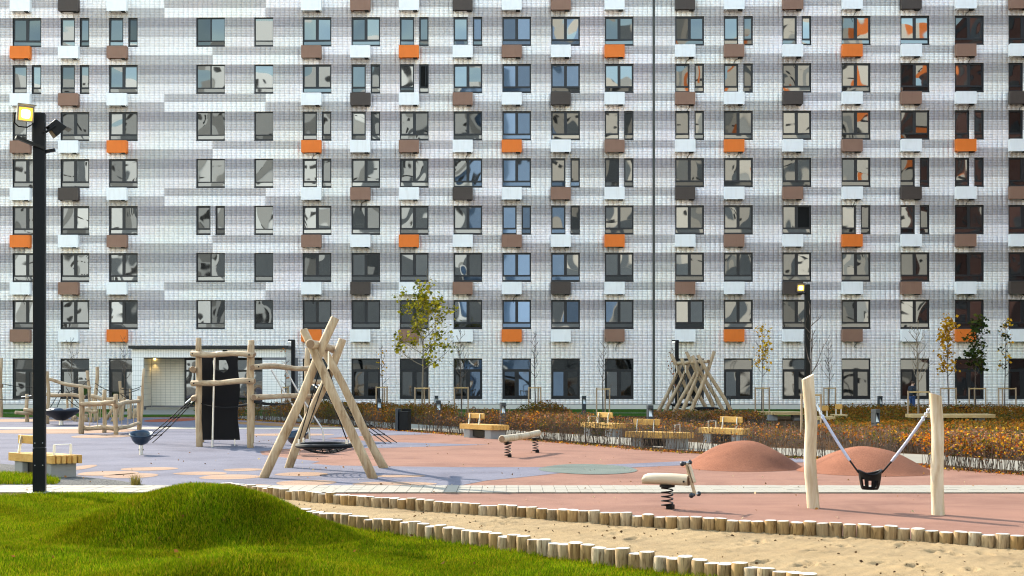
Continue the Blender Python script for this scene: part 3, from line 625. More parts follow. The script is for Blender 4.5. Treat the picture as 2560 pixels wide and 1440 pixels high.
def glazing(x0_, x1_, y, z0_, z1_, nv, name, tr=None):
    f_ = MB(); st = (x1_ - x0_) / nv
    for i in range(nv + 1): f_.box((x0_ + i * st, y, (z0_ + z1_) / 2), (0.09, 0.08, z1_ - z0_ - 0.2))
    for z in [z0_ + 0.06, z1_ - 0.06] + ([tr] if tr else []): f_.box(((x0_ + x1_) / 2, y - 0.002, z), (x1_ - x0_ + 0.1, 0.084, 0.12))
    o = f_.build(name, M['frame'], vp)
    for i in range(nv):
        zs = [z0_] + ([tr] if tr else []) + [z1_]
        for za, zb in zip(zs[:-1], zs[1:]): MB().add([(x0_ + i * st, y + .02, za), (x0_ + (i + 1) * st, y + .02, za), (x0_ + (i + 1) * st, y + .02, zb), (x0_ + i * st, y + .02, zb)], [(0, 1, 2, 3)]).build('pane', M['glass'], o)
    return o
dr = glazing(-20.1, -18.2, YB - 0.2, 0.15, 3.12, 2, 'entrance_door', 2.35)
MB().tube([(-19.05, YB - 0.32, 0.9), (-19.05, YB - 0.32, 1.5)], 0.02, 6).build('handle', M['steel'], dr)
glazing(-18.1, -15.1, YB - 0.2, 0.15, 3.12, 3, 'porch_window', 2.35)
lp = MB().box((-22.0, 73.9, 3.06), (0.10, 0.10, 0.12)).build('wall_spot', M['spot_glow'], vp)
sl = bpy.data.lights.new('wall_spot_light', 'SPOT'); sl.energy = 7; sl.color = (1, 0.68, 0.25); sl.spot_size = R(75); sl.spot_blend = 0.6; sl.shadow_soft_size = 0.05
so = bpy.data.objects.new('wall_spot_light', sl); col.objects.link(so); so.parent = vp; so.location = (-22.0 + 18.3, 73.85 - 72.5, 2.98); so.rotation_euler = (0, 0, 0)
# ------------------------------------------------------------------ blocks across the yard and beside it (mirrored in the windows, light the facade)
def block(name, label, x0_, x1_, y0_, y1_, h, mats, floors, face='y', stripes=()):
    r = empty(name, ((x0_ + x1_) / 2, (y0_ + y1_) / 2, 0), 0, label, 'building')
    MB().box(((x0_ + x1_) / 2, (y0_ + y1_) / 2, h / 2), (x1_ - x0_, y1_ - y0_, h)).build('wall', mats[0], r)
    for i in range(floors):
        z = 1.9 + i * h / floors
        wmb = MB()
        if face == 'y':
            x = x0_ + 1.6
            while x < x1_ - 3: wmb.box((x + 0.9, y1_ + 0.01, z), (1.8, 0.08, 1.7)); x += 3.4
        else:
            y = y0_ + 1.6
            while y < y1_ - 3: wmb.box((x0_ - 0.01, y + 0.9, z), (0.08, 1.8, 1.7)); y += 3.4
        wmb.build('window_row', M['frame'], r)
    for (a, b, za, zb, m) in stripes: MB().box(((a + b) / 2, y1_ + 0.06, (za + zb) / 2), (b - a, 0.2, zb - za)).build('wall_panel', m, r)
    return r
WHT = surf('mirrored_white_render', (0.70, 0.73, 0.75), (0.77, 0.80, 0.82), 0.2, 0.9, bump=0); BEI = surf('mirrored_beige_render', (0.58, 0.55, 0.50), (0.66, 0.62, 0.57), 0.2, 0.9, bump=0)
ORG = surf('mirrored_orange_panel', (0.66, 0.16, 0.03), (0.72, 0.20, 0.04), 0.3, 0.7, bump=0); BRK = surf('dark_red_brick', (0.055, 0.022, 0.016), (0.085, 0.034, 0.024), 0.6, 0.9, bump=0); GRY = surf('mirrored_grey_panel', (0.11, 0.13, 0.15), (0.15, 0.17, 0.19), 0.3, 0.7, bump=0)
MID = surf('mirrored_mid_panel', (0.34, 0.35, 0.35), (0.40, 0.41, 0.41), 0.3, 0.8, bump=0); BLU = surf('added_blue_reflection', (0.20, 0.31, 0.50), (0.24, 0.36, 0.55), 0.3, 0.7, bump=0)
block('apartment_building', 'white block across the yard, seen only mirrored in the left windows', -95, -5, -50, -34, 51, [WHT], 5, stripes=[(-84, -78, 0, 51, MID), (-64, -60, 0, 40, GRY), (-52, -45, 14, 51, MID), (-42, -6, 0, 23, GRY), (-30, -26, 23.2, 45, MID), (-19, -15, 23.2, 51, GRY), (-9, -6.5, 23.2, 51, MID)])  # wide low grey panel added so the lower window rows mirror dark
block('apartment_building', 'beige block across the yard, seen only mirrored in the right windows', 5.5, 66, -50, -34, 56, [BEI], 5, stripes=[(6, 27, 0, 26, GRY), (12, 16, 26.2, 56, GRY), (22, 26, 26.2, 56, MID), (29, 30.5, 44, 56, ORG), (35, 40, 0, 44, GRY), (45, 49, 10, 56, MID), (56.5, 61, 36, 56, ORG)])  # its wide low grey panel is likewise added to darken reflections
block('apartment_building', 'added blue block filling the yard gap, seen only mirrored in one window column', -4.95, 5.45, -49, -36, 70, [BLU], 2)  # unseen block added to give one window column its even blue reflection
block('apartment_building', 'dark red brick wing, seen only mirrored in the rightmost windows', 39, 52, 32, 60, 34, [BRK], 11, face='x')
# ------------------------------------------------------------------ rubber domes
def dome(px, Y, R0, h, label):
    x = (px - CX) * Y / F; r = empty('rubber_mound', (x, Y, 0), 0, label, 'mound', 'rubber play mounds')
    prof = [(R0 * 1.18 * (1 - i / 18), 0) for i in range(19)]
    prof = [(rr, h * max(0.0, (1 - (rr / (R0 * 1.18)) ** 2)) ** 1.25 + 0.004) for rr, _ in prof]
    dm = MB().lathe(prof, 64); ph = px * 0.01
    dm.v = [(x_ * (1 + 0.035 * math.sin(2 * math.atan2(y_, x_) + ph) + 0.02 * math.sin(5 * math.atan2(y_, x_) + 2 * ph)), y_ * (1 + 0.03 * math.cos(3 * math.atan2(y_, x_) + ph)), z_ + (z_ > 0.05) * 0.008 * math.sin(7 * x_ + ph) * math.cos(6 * y_)) for x_, y_, z_ in dm.v]
    dm.build('mound_surface', M['dome'], r, world=False, smooth=True, angle=80); return r
dome(1857, 26.5, 1.14, 0.58, 'terracotta rubber mound left of the toddler swing')
dome(2163, 25.3, 1.16, 0.52, 'terracotta rubber mound behind the toddler swing seat')
# ------------------------------------------------------------------ log helper
def logpts(p0, p1, n=7, wob=0.02, seed=0):
    g = random.Random(seed); p0 = Vector(p0); p1 = Vector(p1); d = p1 - p0; a = d.orthogonal().normalized(); b = d.cross(a).normalized()
    f1, f2 = g.uniform(0, 6), g.uniform(0, 6)
    return [p0 + d * (i / (n - 1)) + a * wob * math.sin(f1 + i * 1.3) + b * wob * math.sin(f2 + i * 1.1) for i in range(n)]
def log(parent, p0, p1, r0, r1, axis, name='log', wob=0.02, seed=0, n=7, sides=12, mats=None):
    g = random.Random(seed + 99); pts = logpts(p0, p1, n, wob, seed); rr = [r0 + (r1 - r0) * i / (n - 1) + g.uniform(-.006, .006) for i in range(n)]
    # rounded ends
    d0 = (pts[0] - pts[1]).normalized(); d1 = (pts[-1] - pts[-2]).normalized()
    pts = [pts[0] + d0 * 0.012] + pts + [pts[-1] + d1 * 0.012]; rr = [rr[0] * 0.86] + rr + [rr[-1] * 0.86]
    return MB().tube(pts, rr, sides, True, 0, 1).build(name, mats or [M['log_' + axis], M['log_end']], parent, smooth=True, angle=50)
def bolt(parent, p, d=(0, -1, 0), r=0.022):
    p = Vector(p); d = Vector(d); return MB().tube([p, p + d * 0.02], r, 8).build('bolt', M['black_rubber'], parent)
# ------------------------------------------------------------------ A-frame nest swings
def aframe(label, base, pairs, beam, nests, rl=0.092, group='log nest swings'):
    r = empty('nest_swing', base, 0, label, 'swing', group); s = int(abs(base[0]) * 10)
    for i, (f0, t0, f1, t1) in enumerate(pairs):
        log(r, f0, t0, rl * 1.06, rl * 0.9, 'z', 'leg', 0.022, s + i * 2); log(r, f1, t1, rl * 1.06, rl * 0.9, 'z', 'leg', 0.022, s + i * 2 + 1)
        a = Vector(f0) + (Vector(t0) - Vector(f0)) * 0.76; bolt(r, a + Vector((0, -rl - 0.002, 0)))
    log(r, beam[0], beam[1], 0.088, 0.085, 'y', 'beam', 0.012, s + 40)
    for (c, R0, hp) in nests:
        c = Vector(c); ring = MB(); n = 36
        pts = [c + Vector((R0 * math.cos(2 * math.pi * k / n), R0 * math.sin(2 * math.pi * k / n), 0)) for k in range(n + 1)]
        ring.tube(pts, 0.048, 8, False); ro = ring.build('nest_ring', M['black_rubber'], r, smooth=True)
        net = MB()
        for k in range(-3, 4):
            t = k / 4; q = math.sqrt(1 - t * t) * R0
            for ax in (0, 1):
                pp = []
                for j in range(-4, 5):
                    o = j / 4 * q; x, y = (t * R0, o) if ax == 0 else (o, t * R0)
                    pp.append(c + Vector((x, y, -0.17 * max(0, 1 - (x * x + y * y) / (R0 * R0)))))
                net.tube(pp, 0.013, 5, False)
        net.build('nest_net', M['rope'], r)
        for h in hp:
            h = Vector(h); k = h - Vector((0, 0, 0.38))
            MB().tube([h, k], 0.018, 6).build('chain', M['steel'], r)
            for sx in (-1, 1):
                sy = 1 if h.y > c.y else -1
                e = c + Vector((sx * R0 * 0.86, sy * R0 * 0.5, 0.05)); MB().tube([k, e + Vector((0, 0, 0.07))], 0.013, 6).build('rope', M['rope'], r)
                MB().tube([e + Vector((0, 0, 0.09)), e - Vector((0, 0, 0.03))], 0.026, 8).build('shackle', M['steel'], r)
    return r
aframe('large log A-frame swing with black nest seat in the middle of the playground', (-3.8, 24.9, 0),
       [((-4.88, 23.62, -0.02), (-3.50, 23.85, 3.15), (-2.72, 23.50, -0.02), (-4.12, 23.72, 2.92)),
        ((-4.92, 26.30, -0.02), (-3.68, 26.12, 2.80), (-2.78, 26.15, -0.02), (-4.16, 25.98, 2.76))],
       [(-3.90, 23.25, 2.64), (-3.96, 26.75, 2.60)], [((-3.87, 24.85, 0.575), 0.57, [(-3.88, 24.25, 2.54), (-3.90, 25.5, 2.54)])])
fp = []
for Yp, fl, tl_, fr_, tr_ in [(60.0, 1641, (1703, 912), 1746, (1678, 885)), (59.0, 1656, (1727, 902), 1775, (1703, 897)), (58.0, 1678, (1746, 918), 1798, (1716, 880)), (57.0, 1697, (1757, 912), 1818, (1731, 890)), (56.0, 1721, (1787, 879), 1841, (1745, 888))]:
    g0 = lambda x_: Vector(((x_ - CX) * Yp / F, Yp, -0.02))
    fp.append((g0(fl), at(*tl_, Yp + 0.12), g0(fr_), at(*tr_, Yp - 0.10)))
bx0, by0, bx1, by1 = 9.12, 55.7, 8.22, 60.3
aframe('far row of crossed log swings with two nest seats near the building', (8.6, 58, 0), fp, [(bx0, by0, 2.70), (bx1, by1, 2.66)],
       [((9.15, 56.6, 0.5), 0.55, [(9.2, 56.2, 2.55), (8.98, 57.0, 2.55)]), ((8.35, 59.2, 0.62), 0.55, [(8.5, 58.7, 2.55), (8.2, 59.7, 2.55)])])
# ------------------------------------------------------------------ toddler swing between two posts
ts = empty('toddler_swing', (5.4, 17.8, 0), 0, 'toddler bucket swing slung between two leaning pale wooden posts', 'swing')
def post(px0, py0, px1, py1, r, seed):
    x, y = gnd(px0, py0); sc = F / y; top = at(px1, py1, y); g = random.Random(seed)
    pts = logpts((x, y, -0.03), top, 9, 0.013, seed); rr = [r * (1.03 - 0.05 * i / 8) for i in range(9)]
    mb = MB().tube(pts, rr, 16, True, 0, 1)
    # slanted rounded cut at the head
    n = 16; s = (len(pts) - 1) * n
    for k in list(range(s, s + n)):
        v = Vector(mb.v[k]); mb.v[k] = (v.x, v.y, v.z + (v.x - top.x) * (0.45 if seed == 1 else -0.35))
    mb.v = mb.v[:]  # caps share positions with the last ring
    for k in range(n): mb.v[len(mb.v) - n + k] = mb.v[s + k]
    return mb.build('post', [M['post_wood'], M['post_wood']], ts, smooth=True, angle=55), top
post(2031, 1270, 2022, 941, 0.092, 1); post(2345, 1287, 2341, 987, 0.088, 2)
LA = at(2038, 1008, 18.2); RA = at(2330, 1012, 17.4); SC = at(2175, 1202, 17.8)
SL = at(2147, 1182, 17.8); SR = at(2204, 1182, 17.8)
def sag(a, b, s=0.06, n=9): return [Vector(a).lerp(Vector(b), i / (n - 1)) - Vector((0, 0, s * 4 * (i / (n - 1)) * (1 - i / (n - 1)))) for i in range(n)]
for A, S in ((LA, SL), (RA, SR)):
    pp = sag(A, S, 0.045, 21)
    for i in range(0, 4):
        c = pp[i].lerp(pp[i + 1], 0.5); MB().tube([c + Vector((0.02 * math.cos(a), 0.02 * math.sin(a) * (i % 2), 0.032 * math.sin(a))) for a in [k * math.pi / 5 for k in range(11)]], 0.007, 6, False).build('chain_link', M['steel'], ts)
    MB().tube(pp[0:5], 0.012, 6).build('chain', M['steel'], ts, smooth=True)
    MB().tube(pp[3:17], [0.014] + [0.022] * 12 + [0.018], 10).build('rope_sleeve', M['sleeve'], ts, smooth=True)
    MB().tube(pp[16:], 0.014, 8).build('strap', M['black_rubber'], ts, smooth=True)
# bucket: shell with leg holes
def bucket():
    n = 32; mb = MB(); Ht = 0.255; w0, w1 = 0.172, 0.118; zs = [0, 0.03, 0.06, 0.10, 0.14, 0.18, 0.22, 0.245, Ht]
    def P(k, z, off=0):
        a = 2 * math.pi * k / n; t = z / Ht; r = w1 + (w0 - w1) * (t ** 0.6) - off; dip = 0.03 * math.cos(2 * a) * (t ** 4)
        return (SC.x + r * math.cos(a), SC.y + r * 0.85 * math.sin(a), SC.z - Ht / 2 + z + dip)
    holes = {(k, i) for k in (22, 23, 25, 26) for i in (1, 2, 3)} | {(k, i) for k in (18, 19, 29, 30) for i in (2, 3, 4)} | {(k, i) for k in (6, 7, 9, 10) for i in (1, 2, 3)}
    for off in (0, 0.014):
        for i in range(len(zs) - 1):
            for k in range(n):
                if (k, i) in holes: continue
                q = [P(k, zs[i], off), P(k + 1, zs[i], off), P(k + 1, zs[i + 1], off), P(k, zs[i + 1], off)]; mb.add(q, [(0, 1, 2, 3) if off == 0 else (3, 2, 1, 0)])
    mb.add([P(k, 0) for k in range(n)], [tuple(range(n))[::-1]])
    o = mb.build('bucket_seat', M['black_rubber'], ts, smooth=True)
    MB().tube([P(k, Ht, 0.006) for k in range(n + 1)], 0.014, 8, False).build('seat_rim', M['black_rubber'], o, smooth=True)
bucket()
# ------------------------------------------------------------------ spring rockers
def spring(parent, c, h, r=0.085, turns=5, wire=0.011):
    c = Vector(c); pts = [c + Vector((r * math.cos(a), r * math.sin(a), 0.02 + (h - 0.04) * i / (turns * 14))) for i, a in ((i, i * 2 * math.pi / 14) for i in range(turns * 14 + 1))]
    MB().tube(pts, wire, 7).build('spring', M['black_rubber'], parent, smooth=True)
    MB().box(c + Vector((0.05, 0.0, 0.035)), (0.10, 0.12, 0.07)).build('spring_foot', M['black_rubber'], parent, bevel=0.008)
    MB().lathe([(0.0, 0.0), (r + 0.03, 0.0), (r + 0.03, 0.03), (0, 0.03)], 16, c + Vector((0, 0, h - 0.03))).build('spring_plate', M['black_rubber'], parent)
tx, ty = gnd(1668, 1272); rk = empty('spring_rocker', (tx, ty, 0), R(-28), 'wooden spring rocker with black handle knobs beside the sand pit', 'spring rocker')
spring(rk, Vector((tx, ty, 0)), 0.36)
def local_log():
    n = 20; mb = MB(); xs = [(-0.385, 0.0), (-0.36, 0.6), (-0.31, 0.85), (-0.22, 0.95), (0.0, 1.0), (0.2, 0.97), (0.30, 0.92), (0.345, 0.86)]; vs = []
    for x, s in xs:
        for k in range(n):
            a = 2 * math.pi * k / n; y = 0.105 * math.cos(a) * (0.75 + 0.25 * s); z = 0.095 * math.sin(a)
            z = max(z, -0.08) if z < 0 else z * s
            vs.append((x, y, 0.445 + z))
    fs = [(i * n + k, i * n + (k + 1) % n, (i + 1) * n + (k + 1) % n, (i + 1) * n + k) for i in range(len(xs) - 1) for k in range(n)]
    mb.add(vs, fs, 0); mb.add(vs[:n], [tuple(range(n))[::-1]], 0); mb.add(vs[-n:], [tuple(range(n))], 1)
    mb.build('seat_log', [wood('rocker_seat_wood', [(0.2, (0.40, 0.28, 0.16)), (0.5, (0.60, 0.50, 0.36)), (0.8, (0.70, 0.62, 0.5))], 0), M['log_end']], rk, world=False, smooth=True, angle=60)
local_log()
hp0, hp1 = Vector((0.30, 0, 0.70)), Vector((0.44, 0, 0.235))
MB().bar(hp0, hp1, 0.075, 0.035, up=(1, 0, 0)).build('handle_board', M['log_z'], rk, world=False, bevel=0.012)
MB().bar(hp0 + Vector((0.055, 0.0, -.02)), hp0.lerp(hp1, 0.62) + Vector((0.05, 0, 0)), 0.075, 0.03, up=(1, 0, 0)).build('handle_board', M['post_wood'], rk, world=False, bevel=0.012)
for p in (hp0, hp1):
    MB().tube([p + Vector((0, -0.15, 0)), p + Vector((0, 0.15, 0))], 0.012, 8).build('handle_bar', M['steel'], rk, world=False)
    for s, q in ((-0.16, 0.038), (-0.06, 0.025), (0.16, 0.038)): MB().ball(p + Vector((0, s, 0)), q, 14).build('handle_knob', M['dark_plastic'], rk, world=False, smooth=True)
MB().tube([(0.30, -0.10, 0.43), (0.30, -0.115, 0.43)], 0.015, 8).build('bolt', M['black_rubber'], rk, world=False)
ax_, ay_ = gnd(1269, 1143); bx_, by_ = gnd(1338.5, 1131.5)
sb = empty('spring_beam', ((ax_ + bx_) / 2, (ay_ + by_) / 2, 0), 0, 'peeled log balance beam on two black springs', 'balance beam')
spring(sb, (ax_, ay_, 0), 0.37, 0.075, 5); spring(sb, (bx_, by_, 0), 0.385, 0.075, 5)
dd = (Vector((bx_, by_, 0)) - Vector((ax_, ay_, 0))).normalized()
log(sb, Vector((ax_ - 0.02, ay_, 0.455)) - dd * 0.25, Vector((bx_, by_, 0.50)) + dd * 0.3, 0.088, 0.080, 'y', 'beam', 0.022, 5, mats=[M['post_wood'], M['log_end']])
# ------------------------------------------------------------------ spinning bowls and carousel dish
def bowl(px, Y, label, tilt):
    x = (px - CX) * Y / F; r = empty('spinning_bowl', (x, Y, 0), 0, label, 'spinner', 'blue spinning bowls')
    Mx = Matrix.Rotation(tilt[0], 3, 'X') @ Matrix.Rotation(tilt[1], 3, 'Y'); prof = [(0.0, 0.0), (0.08, 0.005), (0.16, 0.05), (0.22, 0.13), (0.262, 0.24), (0.29, 0.262), (0.297, 0.285), (0.28, 0.305), (0.25, 0.295), (0.225, 0.24), (0.19, 0.14), (0.13, 0.06), (0.0, 0.035)]
    MB().lathe(prof, 32, (0, 0, 0.26), Mx).build('bowl', M['blue_plastic'], r, world=False, smooth=True, angle=60)
    MB().tube([(0, 0, -0.02), (0, 0, 0.28)], 0.047, 12).build('stem', M['steel'], r, world=False, smooth=True)
    for s in (-1, 1): MB().ball((s * 0.055, -0.01, 0.13), 0.016, 8).build('bolt', M['black_rubber'], r, world=False)
bowl(353, 30.6, 'blue spinning bowl in front of the rope ladder', (R(13), R(3))); bowl(744, 30.6, 'blue spinning bowl half hidden behind the A-frame leg', (R(14), R(-4)))
cx_, cy_ = gnd(153, 1063); cr = empty('carousel_dish', (cx_, cy_, 0), 0, 'dark blue dish carousel on a steel stem behind the lamp post', 'carousel')
MB().lathe([(0.0, 0.2), (0.16, 0.2), (0.34, 0.30), (0.56, 0.42), (0.76, 0.56), (0.78, 0.62), (0.74, 0.66), (0.5, 0.62), (0, 0.58)], 12).build('dish', M['dark_plastic'], cr, world=False, smooth=True, angle=30)
MB().tube([(0, 0, -.02), (0, 0, 0.24)], 0.085, 14).build('stem', M['steel'], cr, world=False, smooth=True)
for a in (0.5, 2.6, 4.7): MB().ball((0.42 * math.cos(a), 0.42 * math.sin(a), 0.65), 0.24, 14, sc=(1, 1, 0.3)).build('seat_pad', M['blue_plastic'], cr, world=False, smooth=True)
# ------------------------------------------------------------------ climbing tower
NL, NR, FR, FL, TP = Vector((-8.9, 34.1, 0)), Vector((-7.33, 33.6, 0)), Vector((-7.84, 36.1, 0)), Vector((-9.42, 36.4, 0)), Vector((-6.57, 38.5, 0))
tw = empty('climbing_tower', (-8.2, 35, 0), 0, 'log climbing tower with black panel, rope nets and fire pole', 'climbing frame')
for i, (p, h) in enumerate(((NL, 3.08), (NR, 2.88), (FR, 3.08), (FL, 2.75), (TP, 2.9))):
    log(tw, p - Vector((0, 0, .03)), p + Vector((0, 0, h)), 0.095, 0.085, 'z', 'post', 0.02, 60 + i, 9)
Zv = lambda z: Vector((0, 0, z)); fd = Vector((0, -0.15, 0))
def rail(a, b, z0_, z1_, ov0=0.2, ov1=0.14, r=0.08, axis='x', wob=0.025, seed=0, off=fd):
    d = (b - a).normalized(); o = log(tw, a - d * ov0 + Zv(z0_) + off, b + d * ov1 + Zv(z1_) + off, r, r * 0.95, axis, 'rail', wob, seed); return o
rail(NL, NR, 2.64, 2.60, seed=71); rail(NL, NR, 1.80, 1.86, seed=72, wob=0.045); rail(FL, FR, 2.66, 2.66, seed=73)
rail(NR, TP, 2.27, 2.27, 0.12, 0.15, axis='y', seed=74, off=Vector((0.14, -.05, 0))); rail(NR, TP, 1.42, 1.38, 0.12, 0.3, axis='y', seed=75, off=Vector((0.14, -.05, 0)))
rail(NL, FL, 2.19, 2.19, 0.42, 0.2, 0.088, 'y', 0.01, 76, Vector((-0.16, 0, 0))); rail(NL, FL, 1.38, 1.38, 0.35, 0.2, 0.08, 'y', 0.01, 77, Vector((-0.15, 0, 0)))
for p, z in ((NL + Vector((-.12, -.235, 0)), 2.64), (NR + Vector((.02, -.235, 0)), 2.60), (NL + Vector((-.08, -.235, 0)), 1.80), (NR + Vector((.03, -.235, 0)), 1.86), (NR + Vector((0.24, 0.0, 0)), 2.27), (NR + Vector((.24, 0.0, 0)), 1.42)): bolt(tw, p + Zv(z))
# black panel with wavy edge and an irregular hole
PX0, PX1, PY, PZ0, PZ1 = -9.06, -7.84, 34.55, 0.17, 2.62
def panel():
    out = []
    for i in range(13): z = PZ0 + (PZ1 - PZ0) * i / 12; out.append((PX1 - 0.03 + 0.035 * math.sin(z * 4.2 + 1), z))
    for i in range(13): z = PZ1 - (PZ1 - PZ0) * i / 12; out.append((PX0 + 0.04 + 0.035 * math.sin(z * 4.6), z))
    hole = catmull([(-8.60, 2.50), (-8.30, 2.52), (-8.20, 2.38), (-8.17, 2.22), (-8.28, 2.12), (-8.42, 2.16), (-8.58, 2.24)], 4)
    bm = bmesh.new(); ed = []
    for poly in (out, hole):
        vs = [bm.verts.new((x, PY, z)) for x, z in poly]; ed += [bm.edges.new((vs[i], vs[(i + 1) % len(vs)])) for i in range(len(vs))]
    bmesh.ops.triangle_fill(bm, use_beauty=True, use_dissolve=False, edges=ed)
    for f in list(bm.faces):
        c = f.calc_center_median()
        if inside(np.array([c.x]), np.array([c.z]), hole)[0]: bm.faces.remove(f)
    ext = bmesh.ops.extrude_face_region(bm, geom=bm.faces[:]); bmesh.ops.translate(bm, vec=(0, 0.03, 0), verts=[g for g in ext['geom'] if isinstance(g, bmesh.types.BMVert)])
    bmesh.ops.recalc_face_normals(bm, faces=bm.faces[:]); me = bpy.data.meshes.new('panel'); bm.to_mesh(me); bm.free(); me.transform(Matrix.Translation(-tw.location)); me.materials.append(M['black_panel']); return link('panel', me, tw)
panel()
for x in (-8.92, -7.98): MB().tube([(x, PY, -.02), (x, PY, 0.2)], 0.014, 6).build('panel_foot', M['steel'], tw)
MB().tube(catmull([(-8.45, 33.85, -0.02), (-8.42, 33.85, 1.3), (-8.38, 33.82, 2.52), (-8.33, 33.78, 2.66), (-8.22, 33.75, 2.69), (-8.08, 33.74, 2.69)], 5, False), 0.026, 10).build('fire_pole', M['steel'], tw, smooth=True)
MB().box((-8.07, 33.74, 2.68), (0.11, 0.13, 0.13)).build('pole_clamp', M['black_rubber'], tw)
def ladder(a0, a1, b0, b1, n, name='rope_ladder'):
    a0, a1, b0, b1 = map(Vector, (a0, a1, b0, b1)); o = None
    mb = MB()
    for s, e in ((a0, b0), (a1, b1), ((a0 + a1) / 2, (b0 + b1) / 2)): mb.tube(sag(s, e, 0.05, 9), 0.014, 6)
    for i in range(1, n):
        t = i / n; p = a0.lerp(b0, t) - Zv(0.2 * t * (1 - t)); q = a1.lerp(b1, t) - Zv(0.2 * t * (1 - t)); mb.tube([p, q], 0.012, 6)
        for k in (p, q, (p + q) / 2): mb.ball(k, 0.03, 6)
    o = mb.build(name, M['rope'], tw)
    for p, d in ((a0, b0), (a1, b1)): MB().tube([p, p.lerp(d, 0.12)], 0.026, 8).build('turnbuckle', M['steel'], o)
    return o
ladder(NL + Vector((-.2, .05, 1.40)), NL + Vector((-.2, .55, 1.40)), (-11.0, 35.4, 0.02), (-10.75, 35.9, 0.02), 5)
ladder(TP + Vector((.1, -.3, 1.85)), TP + Vector((.15, .2, 1.85)), (-3.72, 35.4, 0.02), (-3.45, 35.9, 0.02), 7)
net = MB()
for i in range(7):
    p = NR.lerp(FR, i / 6) + Zv(1.30); q = TP + Vector((0, -0.9 + i * 0.25, 1.32)); net.tube(sag(p, q, 0.16, 9), 0.013, 5)
for j in range(1, 6):
    pp = [(NR.lerp(FR, i / 6) + Zv(1.30)).lerp(TP + Vector((0, -0.9 + i * 0.25, 1.32)), j / 6) - Zv(0.16 * 4 * (j / 6) * (1 - j / 6)) for i in range(7)]; net.tube(pp, 0.012, 5)
net.build('rope_net', M['rope'], tw)
inn = MB()
for i in range(5): inn.tube(sag(NL.lerp(FL, i / 4) + Zv(1.25), NR.lerp(FR, i / 4) + Zv(1.22), 0.12, 7), 0.013, 5)
inn.build('rope_net', M['rope'], tw)
for dx, zz in ((-7.35, 0), (-6.92, 0.02)):
    MB().tube(catmull([(dx, 36.6, 2.22 + zz), (dx + 0.42, 36.75, 1.45), (dx + 0.85, 36.9, 0.75), (dx + 1.08, 36.95, 0.35), (dx + 1.12, 36.95, -0.02)], 5, False), 0.026, 8).build('slide_pole', M['steel'], tw, smooth=True)
for px, py, Y in ((784, 955, 37.6),): log(tw, at(px, py, Y) + Vector((-.05, -.3, 0)), at(px, py, Y) + Vector((0.15, 0.6, 0)), 0.075, 0.075, 'y', 'rail', 0.01, 79)
# ------------------------------------------------------------------ low log frames on the left
lf = empty('log_climbing_frame', (-14.4, 41, 0), 0, 'low square log frame with hanging ropes in front of the porch', 'climbing frame')
def pxpost(root, x, y0, y1, r, seed, dx=0, wob=0.012):
    X, Y = gnd(x, y0); t = at(x + dx, y1, Y); log(root, (X, Y, -.02), t, r, r * 0.9, 'z', 'post', wob, seed); return Vector((X, Y, 0))
A1 = pxpost(lf, 204, 1085, 969, 0.098, 101); A2 = pxpost(lf, 289, 1087, 986, 0.085, 102); A3 = pxpost(lf, 261, 1082, 975, 0.075, 103); A4 = pxpost(lf, 348, 1075, 991, 0.085, 104)
pxpost(lf, 351, 1074, 922, 0.055, 105, 9)
def lrail(root, a, b, z0_, z1_, r, seed, ov=0.12, axis='x', name='rail'):
    d = (b - a).normalized(); log(root, a - d * ov + Zv(z0_), b + d * ov + Zv(z1_), r, r * 0.95, axis, name, 0.018, seed)
lrail(lf, A1 + Vector((.08, -.12, 0)), A2 + Vector((0, -.14, 0)), 1.05, 1.12, 0.075, 110, 0.02); lrail(lf, A2 + Vector((.05, -.1, 0)), A4 + Vector((0, -.12, 0)), 1.04, 1.10, 0.075, 111, 0.04)
lrail(lf, A1 + Vector((0, .1, 0)), A2 + Vector((0, .1, 0)), 0.22, 0.22, 0.085, 112, 0.05); lrail(lf, A2 + Vector((0, .1, 0)), A4 + Vector((0, .05, 0)), 0.20, 0.24, 0.07, 113, 0.05)
lrail(lf, A1, A3 + Vector((0, 1.6, 0)), 1.02, 1.0, 0.07, 114, 0.1, 'y'); lrail(lf, A3 + Vector((0, 0, 0)), A2, 1.1, 1.0, 0.09, 115, 0.1, 'y')
for i, t in enumerate((0.35, 0.5, 0.65, 0.8)):
    p = A1.lerp(A2, t) + Zv(1.05); MB().tube(sag(p, p + Vector((0.12 * (i - 1), -.1, -0.8)), 0.02, 5), 0.012, 5).build('rope', M['tan_rope'], lf)
for i, t in enumerate((0.25, 0.5, 0.75)):
    p = A2.lerp(A4, t) + Zv(1.02); MB().tube([p, p - Zv(0.78)], 0.011, 5).build('rope', M['tan_rope'], lf)
lc = empty('rope_climbing_course', (-17, 50, 0), 0, 'tangle of slender logs and black ropes behind the low log frame', 'climbing frame')
for i, (x, y0, y1, r, dx) in enumerate([(120, 1060, 929, 0.07, 0), (237, 1054, 918, 0.085, 6), (228, 1056, 927, 0.065, -9), (301, 1052, 953, 0.07, 0), (308, 1050, 970, 0.05, 0), (326, 1048, 973, 0.05, 0), (266, 1050, 1000, 0.08, 26), (280, 1054, 992, 0.085, 32), (215, 1055, 1036, 0.09, 0), (188, 1054, 1040, 0.09, 0), (325, 1047, 1022, 0.12, 0), (338, 1046, 1022, 0.10, 0), (168, 1050, 985, 0.05, 0), (181, 1050, 985, 0.05, 0), (245, 1050, 995, 0.075, -12)]):
    pxpost(lc, x, y0, y1, r, 130 + i, dx, 0.025)
P = lambda x, y, Y=51: at(x, y, Y)
